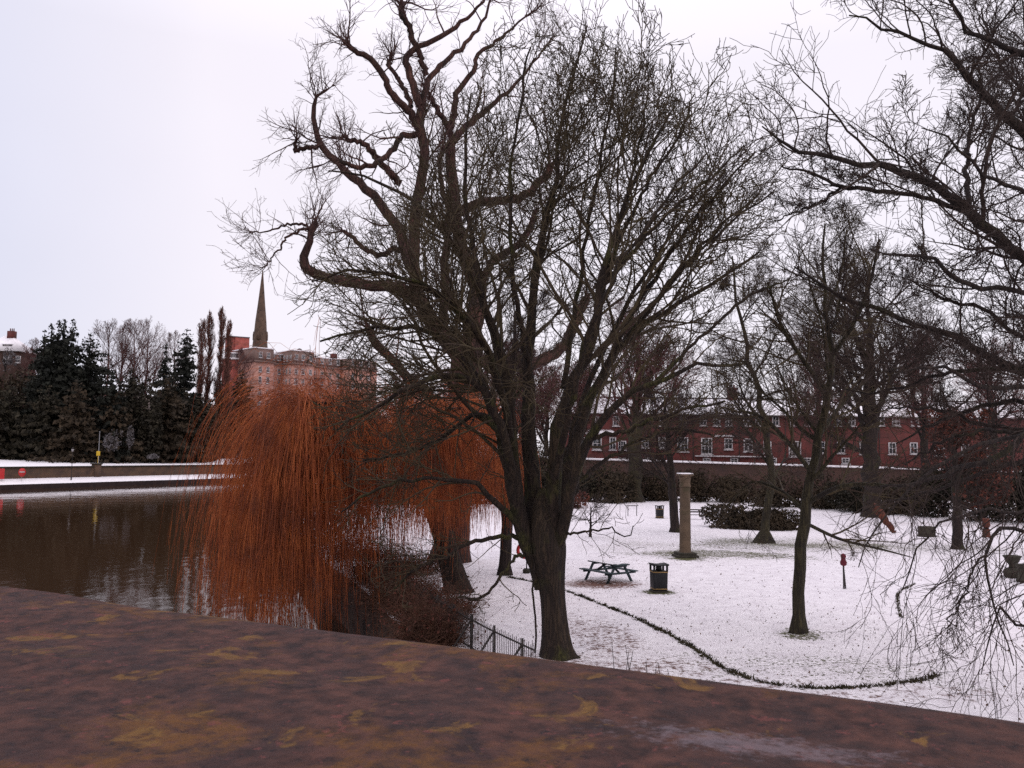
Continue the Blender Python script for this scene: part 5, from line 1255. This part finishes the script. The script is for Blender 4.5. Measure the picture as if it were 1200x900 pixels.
p = on_quay(117, 4.45)
s = thing('wall_pier', 'square stone pier projecting from the retaining wall below the yellow sign', 'pier', (p[0], p[1], -1.1), qrz - math.pi / 2)
MB().span((-.8, -.55, -.1), (.8, .45, 3.45)).build('pier', M['quay_stone'], s)
MB().span((-1.0, -.75, 3.452), (1.0, .55, 3.7)).build('cap', M['dark_stone'], s)
p = on_quay(181, 4.3)
s = thing('wall_steps', 'dark stone steps set against the retaining wall on the quay', 'steps', (p[0], p[1], -1.1), qrz - math.pi / 2)
st_ = MB()
for k in range(8): st_.span((-1.8 + k * .45, -1.1, -.05), (-1.8 + k * .45 + .448, -.2, 2.95 - k * .38))
st_.build('steps', M['dark_stone'], s)

# ------------------------------------------------------------------ park furniture
def bin_(u, v, label):
    b = gd(u, v)
    t = thing('litter_bin', label, 'bin', (b[0], b[1], float(lawn_z(b[0], b[1])) - .02), .12, 'black litter bins')
    t.scale = (.84, .84, 1.06)
    body = MB()
    V = [(sx * w, sy * w, z) for z, w in ((.06, .35), (.84, .37)) for sx, sy in ((-1, -1), (1, -1), (1, 1), (-1, 1))]
    body.add(V, [(0, 3, 2, 1), (4, 5, 6, 7), (0, 1, 5, 4), (1, 2, 6, 5), (2, 3, 7, 6), (3, 0, 4, 7)])
    body.build('body', M['bin_plastic'], t, False, .03)
    MB().span((-.40, -.40, -.02), (.40, .40, .07)).build('base', M['dark_stone'], t, bevel=.02)
    for z, w in ((.13, .358), (.79, .374)): MB().span((-w, -w, z), (w, w, z + .035)).build('gold_band', M['gold'], t)
    for sx in (-1, 1):
        for sy in (-1, 1):
            MB().span((sx * .33 - .045, sy * .33 - .045, .835), (sx * .33 + .045, sy * .33 + .045, 1.07)).build('hood_post', M['bin_plastic'], t)
    MB().span((-.12, -.12, .84), (.12, .12, 1.06)).build('core', M['bin_plastic'], t)
    V = [(-.41, -.41, 1.06), (.41, -.41, 1.06), (.41, .41, 1.06), (-.41, .41, 1.06), (-.42, -.42, 1.12), (0, -.42, 1.075), (.42, -.42, 1.12), (.42, .42, 1.12), (0, .42, 1.075), (-.42, .42, 1.12)]
    MB().add(V, [(0, 3, 2, 1), (0, 1, 6, 5, 4), (1, 2, 7, 6), (2, 3, 9, 8, 7), (3, 0, 4, 9), (4, 5, 8, 9), (5, 6, 7, 8)]).build('hood', M['bin_plastic'], t)
bin_(772, 694, 'large black litter bin with gold bands beside the picnic table')
bin_(773, 607.5, 'small far black litter bin left of the tree before the stone column')

def picnic():
    b = gd(713, 681)
    t = thing('picnic_table', 'dark blue green wooden picnic table with attached benches on the snow', 'picnic table', (b[0], b[1], float(lawn_z(b[0], b[1]))), math.radians(-54))
    t.scale = (1.08, 1.08, 1.08)
    tt = MB(); Lx = .92
    for k in range(5): tt.span((-Lx, -.37 + k * .15, .71), (Lx, -.37 + k * .15 + .14, .755))
    tp_ = tt.build('tabletop', M['table_wood'], t, bevel=.006)
    rr = np.random.default_rng(9)
    sn = MB()
    for k in range(5): sn.span((-Lx + .04, -.36 + k * .15, .7555), (Lx - .06 - .25 * rr.random(), -.36 + k * .15 + .12, .766))
    sn.build('snow_dusting', M['snow'], tp_, bevel=.004)
    for s_ in (-1, 1):
        sb = MB()
        for k in range(2): sb.span((-Lx, s_ * .72 - .14 + k * .145, .42), (Lx, s_ * .72 - .14 + k * .145 + .135, .46))
        be = sb.build('bench', M['table_wood'], t, bevel=.006)
    for x in (-.68, .68):
        for s_ in (-1, 1):
            MB().bar((x, s_ * .24, .70), (x, s_ * .70, -.03), .055, .10).build('leg', M['table_wood'], t)
        MB().span((x + .03, -.86, .34), (x + .08, .86, .42)).build('seat_beam', M['table_wood'], t)
        MB().span((x + .03, -.36, .63), (x + .08, .36, .708)).build('top_batten', M['table_wood'], t)
    for s_ in (-1, 1): MB().bar((s_ * .68, 0, .38), (s_ * .1, 0, .70), .05, .08).build('brace', M['table_wood'], t)
picnic()

def column():
    b = gd(803, 653); sc = b[1] / 1000
    t = thing('stone_column', 'weathered stone column with a snow capped capital standing alone in the park', 'column', (b[0], b[1], -.05), .18)
    H = 97 * sc
    MB().span((-.60, -.60, 0), (.60, .60, .2)).span((-.50, -.50, .2), (.50, .50, .34)).build('plinth', M['dark_stone'], t, bevel=.02)
    n = 32; V = []; F = []
    prof = [(.37, .34), (.34, .42), (.325, .6), (.315, 2.2), (.295, H - .75)]
    for r, z in prof:
        for i in range(n): 
            rr = r * (1 if i % 2 else .95); a = 2 * math.pi * i / n; V.append((rr * math.cos(a), rr * math.sin(a), z))
    for j in range(len(prof) - 1):
        for i in range(n): F.append((j*n+i, j*n+(i+1) % n, (j+1)*n+(i+1) % n, (j+1)*n+i))
    MB().add(V, F).build('shaft', M['col_stone'], t)
    cpt = MB().lathe([(.32, H - .75), (.345, H - .72), (.32, H - .66), (.29, H - .55), (.32, H - .30), (.37, H - .12)], 24)
    cpt.span((-.385, -.385, H - .118), (.385, .385, H - .02)).build('capital', M['col_stone'], t, bevel=.012)
    MB().span((-.375, -.375, H - .018), (.375, .36, H + .05)).build('snow_cap', M['snow'], t, bevel=.03)
column()

def bench(u, v, label, rz=0.0, L=2.2):
    b = gd(u, v)
    t = thing('park_bench', label, 'bench', (b[0], b[1], 0), rz)
    MB().span((-L/2, -.25, .42), (L/2, -.05, .46)).span((-L/2, -.02, .42), (L/2, .18, .46)).build('seat', M['dark_bark'], t)
    MB().span((-L/2, .27, .62), (L/2, .31, .74)).span((-L/2, .29, .82), (L/2, .33, .92)).build('backrest', M['dark_bark'], t)
    for x in (-L/2 + .15, L/2 - .15):
        MB().span((x - .035, -.25, -.05), (x + .035, -.18, .418)).build('leg', M['iron'], t)
        MB().bar((x, .22, -.05), (x, .34, .95), .07).build('leg', M['iron'], t)
        MB().span((x - .03, -.25, .62), (x + .03, .26, .67)).build('armrest', M['iron'], t)
bench(811, 609, 'dark park bench half hidden behind the stone column')
b = gd(741, 604.5)
t = thing('rail_frame', 'thin dark metal rail frame on two legs on the snow left of the far bin', 'frame', (b[0], b[1], 0), .1)
MB().bar((-.42, 0, -.05), (-.42, 0, .92), .07, n=8).build('post', M['iron'], t)
MB().bar((.42, 0, -.05), (.42, 0, .92), .07, n=8).build('post', M['iron'], t)
MB().bar((-.62, -.02, .95), (.6, .05, .95), .07, n=8).bar((.5, 0, .97), (.62, .9, 1.15), .05, n=6).build('top_rail', M['iron'], t)

# lifebuoy on a post behind the mossy trunk
b = gd(617, 671); k = b[1] / 1000
t = thing('lifebuoy', 'red lifebuoy hung on a thin post left of the mossy trunk', 'lifebuoy', (b[0], b[1], 0), 0)
MB().bar((0, 0, -.05), (0, 0, 1.5), .06, n=8).build('post', M['iron'], t)
V, F = [], []
n1, n2 = 28, 10
for i in range(n1):
    a = 2 * math.pi * i / n1
    for j in range(n2):
        c = 2 * math.pi * j / n2; r = .33 + .085 * math.cos(c); V.append((r * math.cos(a) - .1, -.13 + .085 * math.sin(c), 1.08 + r * math.sin(a)))
for i in range(n1):
    for j in range(n2): F.append((i*n2+j, ((i+1) % n1)*n2+j, ((i+1) % n1)*n2+(j+1) % n2, i*n2+(j+1) % n2))
MB().add(V, F).build('ring', M['red_paint'], t, True)
MB().lathe([(.18, -.02), (.2, .12), (.12, .2)], 10).build('foot', M['dark_stone'], t)

# staked red-topped post
b = gd(989, 690); k = b[1] / 1000
t = thing('staked_post', 'pair of thin dark stakes carrying a dark red knob on the lawn', 'post', (b[0], b[1], -.02), .3)
MB().bar((0, 0, -.05), (.0, 0, 1.25), .075, n=8).build('stake', M['iron'], t)
MB().bar((.14, .05, -.05), (.04, .02, .75), .055, n=8).build('stake', M['iron'], t)
MB().lathe([(.03, 1.0), (.13, 1.06), (.15, 1.18), (.10, 1.28), (.09, 1.36), (.12, 1.42), (.10, 1.52), (.02, 1.56)], 12).build('knob', M['red_dark'], t, True)

# stone block, urns, stump and broken limb on the right
b = gd(1086, 628)
t = thing('stone_block', 'squat dark stone block on the snow between the domed tree and the beech', 'block', (b[0], b[1], -.03), .25)
MB().span((-.5, -.35, 0), (.5, .35, .74)).span((-.58, -.42, 0), (.58, .42, .1)).build('block', M['dark_stone'], t, bevel=.04)
b = gd(1187, 677)
t = thing('stone_urn', 'dark stone urn on a round base at the right picture edge', 'urn', (b[0], b[1], -.03), 0)
MB().lathe([(.30, 0), (.40, .12), (.42, .28), (.34, .44), (.20, .52)], 20).build('base', M['dark_stone'], t, True)
MB().lathe([(.18, .52), (.15, .62), (.2, .70), (.3, .82), (.36, .98), (.42, 1.06), (.42, 1.10), (.34, 1.10), (.28, 1.0)], 20).build('bowl', M['dark_stone'], t, True)
b = gd(1203, 682)
t = thing('stone_pedestal', 'broken stone pedestal cut off by the right picture edge beside the urn', 'pedestal', (b[0], b[1], -.03), .2)
MB().lathe([(.42, 0), (.45, .1), (.36, .2), (.33, .6), (.42, .72), (.46, .84), (.3, .86)], 14).build('pedestal', M['dark_stone'], t)
b = gd(1156, 629)
t = thing('rust_stump', 'rust orange upright stump under the beech with a dark waist', 'stump', (b[0], b[1], -.05), 0)
MB().lathe([(.36, 0), (.29, .15), (.25, .5), (.27, .62)], 12).build('lower_trunk', M['rust_wood'], t, True)
MB().lathe([(.19, .62), (.18, .74)], 12).build('waist', M['dark_bark'], t)
MB().lathe([(.23, .74), (.3, .9), (.26, 1.15), (.3, 1.34), (.2, 1.42)], 12).build('upper_trunk', M['rust_wood'], t, True)
rb = np.random.default_rng(77)
bb = gd(1048, 625)
t = thing('broken_limb', 'rust orange broken limb slanting from the foot of the domed tree to the snow', 'branch', (bb[0], bb[1], 0), 0)
LPb, LRb = traced([(1024, 593, 8), (1030, 599, 9), (1037, 607, 8.5), (1040, 613, 7), (1045, 620, 6.5), (1050, 626, 3)], bb[1], 16, .05, rb)
LPb[:, 2] = np.maximum(LPb[:, 2], .12)
put('splintered_wood', [(LPb[None], LRb[None], 8)], M['rust_wood'], t, rb)

# iron railing along the river wall
def railing():
    line = np.array([(.66, 21.6), (.45, 22.0), (-.5, 24.0), (-1.35, 26.0), (-2.2, 28.2), (-3.2, 30.8), (-4.0, 32.6)])
    pts = resample(line, .115)
    t = thing('iron_railing', 'thin black iron railing with braced posts along the river wall left of the mossy tree', 'railing', (pts[0][0], pts[0][1], 0))
    o = pts[0]; P = pts - o
    mb = MB()
    for i, (x, y) in enumerate(P): mb.bar((x, y, -.1), (x, y, 1.02 + .05 * (i % 2)), .018, n=5)
    mb.build('bars', M['iron'], t)
    for z in (.12, .92):
        rl = MB()
        for i in range(0, len(P) - 1): rl.bar((*P[i], z), (*P[i + 1], z), .045, .03)
        rl.build('rail', M['iron'], t)
    d = nrm((P[-1] - P[0])[None])[0]; nn = np.array([-d[1], d[0]])
    for i in range(6, len(P), 15):
        MB().bar((*P[i], -.2), (*P[i], 1.08), .065, .065).build('post', M['iron'], t)
        e = P[i] + nn * .75
        MB().bar((*P[i], .95), (*e, -.1), .045, .045).build('brace', M['iron'], t)
railing()

# scrub on the river bank behind the railing
def scrub(name, label, u, v, rx, ry, h, n, seed, m='bramble', z=0.0):
    rng = np.random.default_rng(seed); b = gd(u, v, z)
    t = thing(name, label, 'bush', (b[0], b[1], z - .05), 0, 'bare scrub along the river bank')
    st = np.zeros((n, 8, 3)); a = rng.uniform(0, 6.28, n); rr = np.sqrt(rng.random(n))
    st[:, 0] = np.stack([rx * rr * np.cos(a) * .8, ry * rr * np.sin(a) * .8, np.zeros(n)], 1)
    d = nrm(np.stack([rng.normal(0, .5, n), rng.normal(0, .5, n), np.ones(n)], 1)); sl = (h * rng.uniform(.7, 1.6, n) / 7)[:, None]
    for j in range(1, 8):
        d = nrm(d + rng.normal(0, .2, d.shape) + np.array([0, 0, -.14])); st[:, j] = st[:, j - 1] + d * sl
    st[..., 2] = np.maximum(st[..., 2], .02)
    R = np.linspace(.012, .005, 8)[None].repeat(n, 0)
    s2 = spawn(st, R, rng, 3.0, lambda L, t_: .4 * L, 5, .2, 1, 50, 18, .2, (0, 0, -.02), .8, .0045, None, lmin=.15, rlen=.02)
    V, F = tubes([(st, R, 4), (s2[0], s2[1], 3)], rng)
    mesh_np('stems', V, F, M[m], t, True)
    C = s2[0][:, -1][rng.random(len(s2[0])) < .5]
    leafcloud('dead_leaves', C, .05, M['russet_leaf'] if seed % 2 else M['leaf'], t, rng)
for i, (u, v, rx, ry, h, n, lab) in enumerate([(500, 730, 1.1, 1.2, 1.1, 420, 'dense bramble at the foot of the leaning willow trunk'), (476, 712, 1.2, 1.4, 1.1, 420, 'reddish bramble spilling over the stone river edge'),
        (518, 752, .55, 1.0, .8, 340, 'dark tangled bramble against the railing'), (532, 720, .6, .9, .9, 160, 'thin upright bramble between the railing and the willow'), (446, 680, 1.5, 1.6, 1.2, 380, 'far low bramble under the willow strands on the bank'),
        (486, 672, 2.0, 1.5, 1.1, 320, 'spreading bramble left of the red brown trunk'), (500, 752, .8, 1.1, 1.0, 360, 'low dark bramble by the parapet overhanging the river wall'), (460, 698, 1.0, 1.3, 1.0, 320, 'small bramble on the wall edge between two larger ones'), (420, 655, 1.8, 1.6, 1.0, 320, 'farthest bramble on the bank under the willow')]):
    scrub('bramble_bush', lab, u, v, rx, ry, h, n, 501 + i)
for i, (u, v, Y, w, h, mk, lab) in enumerate([(345, 588, 100, 4.5, 3.5, 'evergreen', 'dark bush far behind the willow strands, farthest left on the near bank'), (400, 588, 97, 5, 3.2, 'russet_leaf', 'russet bush on the bank behind the left half of the willow'),
        (455, 588, 95, 5, 3.6, 'evergreen', 'dark bush on the bank behind the middle of the willow'), (505, 588, 96, 5, 3.4, 'russet_leaf', 'russet bush on the bank left of the red brown trunk'), (560, 588, 97, 5, 3.8, 'evergreen', 'dark bush between the red brown trunk and the straight dark tree'), (600, 588, 98, 4, 3.6, 'olive_leaf', 'olive bush behind the straight dark tree')]):
    p = px(u, v, Y)
    leafy('bank_bush', lab, 'bush', (p[0], Y, -.05), (w, 2.4, h), 560 + i, M[mk], 4200, .15, 'bushes on the bank behind the willow', 10, low=.5)
# bare shoots rising just beyond the parapet
def shoots():
    rng = np.random.default_rng(12); Y = 13.5
    b = px(745, 900, Y)
    t = thing('bare_shoots', 'few thin upright bare shoots just beyond the parapet', 'shrub', (b[0], b[1], 0))
    ch = []
    for (u, v, du) in [(717, 752, -4), (733, 756, -8), (737, 763, 4), (742, 762, 8), (757, 773, 0), (771, 776, -5), (769, 779, 4), (782, 784, -4), (624, 750, 3)]:
        e = px(u, v, Y + rng.normal(0, .3)); f = px(u - du + rng.normal(0, 3), 840, Y)
        ch.append(catmull(np.array([(f[0] * .6 + b[0] * .4, f[1], 0, .014), (f[0], f[1], f[2], .010), (*e, .004)]), 8))
    ch = np.stack(ch); put('stems', [(ch[..., :3], ch[..., 3], 5)], M['dark_twig'], t, rng)
shoots()

# ------------------------------------------------------------------ park shrubs
gs = 'bushes along the foot of the park wall'
for i, (u, v, w, h, Y, mk, lab) in enumerate([
        (530, 584, 70, 50, 112, 'olive_leaf', 'olive bush behind the red brown trunk before the park wall'), (585, 584, 70, 62, 110, 'evergreen', 'tall dark bush behind the straight dark tree before the park wall'), (625, 584, 50, 70, 106, 'olive_leaf', 'tall brown bush seen past the left flank of the mossy trunk'),
        (645, 584, 60, 42, 100, 'evergreen', 'dark green bush behind the mossy trunk before the park wall'), (690, 583, 62, 44, 104, 'evergreen', 'dark rounded bush left of the pale mossy wall side trunk'),
        (668, 588, 40, 20, 92, 'russet_leaf', 'low russet bush in front of the dark rounded bush'), (722, 584, 40, 34, 102, 'olive_leaf', 'olive bush just left of the pale mossy wall side trunk'), (768, 583, 50, 34, 108, 'olive_leaf', 'olive bush right of the pale mossy wall side trunk'), (826, 582, 56, 36, 108, 'olive_leaf', 'olive bush right behind the stone column'),
        (862, 582, 44, 30, 106, 'olive_leaf', 'brown bush between the column and the leaning tree'), (912, 588, 60, 40, 98, 'olive_leaf', 'brownish bush behind the leaning tree'), (965, 590, 56, 42, 96, 'olive_leaf', 'brownish bush right of the young lawn tree trunk'),
        (1000, 592, 46, 34, 92, 'evergreen', 'dark bush left of the domed tree foot'), (1058, 596, 62, 44, 88, 'olive_leaf', 'olive bush right of the domed tree foot'), (1105, 599, 60, 58, 84, 'evergreen', 'tall dark bush behind the russet beech'),
        (1150, 601, 62, 78, 80, 'evergreen', 'tall dark bush behind the rust stump'), (1195, 600, 66, 92, 79, 'evergreen', 'tallest dark bush at the right picture edge'), (1240, 604, 60, 90, 76, 'evergreen', 'dark bush just beyond the right picture edge')]):
    p = gd(u, v); Yr = Y; x = px(u, v, Yr)[0]; k = Yr / 1000
    leafy('wall_bush', lab, 'bush', (x, Yr, -.05), (w * k * .62, 2.6, h * k), 520 + i, M[mk], 5200 if mk != 'russet_leaf' else 1500, .15, gs, 11, low=.5)
b = gd(885, 621)
leafy('sprawling_bush', 'sprawling low dark bush on the snow behind the leaning tree', 'bush', (b[0], b[1] + 1.5, -.05), (4.0, 2.2, 1.9), 540, M['olive_leaf'], 20000, .11, None, 16, low=.5)

# ------------------------------------------------------------------ lawn edge, leaves, grass
def edging():
    rng = np.random.default_rng(91)
    ln = np.array([gd(u, v)[:2] for u, v in [(596, 676), (625, 682), (660, 692), (700, 708), (740, 724), (780, 743), (812, 760), (840, 778), (880, 795), (925, 804), (970, 808), (1020, 807), (1060, 803), (1088, 797), (1101, 790)]])
    c = catmull(np.concatenate([ln, np.zeros((len(ln), 1))], 1), 420)[:, :2]
    n = 5200; i = rng.integers(0, len(c) - 1, n); f = rng.random((n, 1))
    p = c[i] * (1 - f) + c[i + 1] * f
    gap = np.sin(i * .13) * .6 + np.sin(i * .37 + 1) * .7 + np.sin(i * .9) * .8 + np.where((i > 210) & (i < 395), .7, 0)
    keep = rng.random(n) < np.clip(.55 + .42 * gap, .06, 1); p = p[keep]; n = len(p)
    p = p + rng.normal(0, 1, p.shape) * (.05 + .03 * np.sin(i[keep] * .21))[:, None]
    z = lawn_z(p[:, 0], p[:, 1])
    h = rng.uniform(.02, .105, n) * (1 + .35 * np.sin(i[keep] * .5)); a = rng.uniform(0, 6.28, n); w = rng.uniform(.015, .05, n)
    lean = rng.normal(0, .08, (n, 2))
    V = np.stack([np.stack([p[:, 0] - w * np.cos(a), p[:, 1] - w * np.sin(a), z - .02], 1), np.stack([p[:, 0] + w * np.cos(a), p[:, 1] + w * np.sin(a), z - .02], 1),
                  np.stack([p[:, 0] + lean[:, 0], p[:, 1] + lean[:, 1], z + h], 1)], 1).reshape(-1, 3)
    o = mesh_np('edging_grass', V, np.arange(3 * n).reshape(n, 3), M['edging'])
    tag(o, 'line of dark grass tufts edging the curved snowy lawn', 'grass', kind='stuff')
    l2 = np.array([gd(u, v)[:2] for u, v in [(1056, 722), (1052, 706), (1054, 694), (1064, 688), (1072, 685)]])
    c = catmull(np.concatenate([l2, np.zeros((5, 1))], 1), 60)[:, :2]; n = 500
    p = c[rng.integers(0, 60, n)] + rng.normal(0, .04, (n, 2)); z = lawn_z(p[:, 0], p[:, 1]); a = rng.uniform(0, 6.28, n)
    V = np.stack([np.stack([p[:, 0] - .02 * np.cos(a), p[:, 1] - .02 * np.sin(a), z - .02], 1), np.stack([p[:, 0] + .02 * np.cos(a), p[:, 1] + .02 * np.sin(a), z - .02], 1), np.stack([p[:, 0] + rng.normal(0, .03, n), p[:, 1], z + rng.uniform(.04, .12, n)], 1)], 1).reshape(-1, 3)
    o = mesh_np('edging_grass', V, np.arange(3 * n).reshape(n, 3), M['edging'])
    tag(o, 'short curved line of dark tufts on the snow under the hanging twigs', 'grass', kind='stuff')
edging()

def litter():
    rng = np.random.default_rng(92)
    n = 2000
    Yl = rng.uniform(14, 60, n) ** 1.0; X = (rng.uniform(-.02, .66, n)) * Yl
    bxx = np.interp(Yl, NB[:, 1], NB[:, 0]); k = X > bxx + .4
    X, Yl = X[k], Yl[k]; C = np.stack([X, Yl, lawn_z(X, Yl) + .02], 1)
    o = leafcloud('fallen_leaves', C, .035, M['leaf'], None, rng)
    tag(o, 'scattered brown fallen leaves on the snow', 'leaves', kind='stuff')
    n = 11000
    Yl = rng.uniform(14, 75, n); X = rng.uniform(-.02, .66, n) * Yl
    den = np.sin(X * .5) * np.sin(Yl * .35) + np.sin(X * .17 + Yl * .21)
    bxx = np.interp(Yl, NB[:, 1], NB[:, 0]); k = (X > bxx + .4) & (rng.random(n) < np.clip(.45 + .4 * den, .05, 1)); X, Yl = X[k], Yl[k]; n = len(X)
    z = lawn_z(X, Yl); a = rng.uniform(0, 6.28, n); w = rng.uniform(.008, .02, n); h = rng.uniform(.025, .075, n)
    V = np.stack([np.stack([X - w * np.cos(a), Yl - w * np.sin(a), z - .01], 1), np.stack([X + w * np.cos(a), Yl + w * np.sin(a), z - .01], 1), np.stack([X + rng.normal(0, .03, n), Yl + rng.normal(0, .03, n), z + h], 1)], 1).reshape(-1, 3)
    o = mesh_np('grass_blades', V, np.arange(3 * n).reshape(n, 3), M['edging'])
    tag(o, 'grass blades poking through the thin snow', 'grass', kind='stuff')
litter()
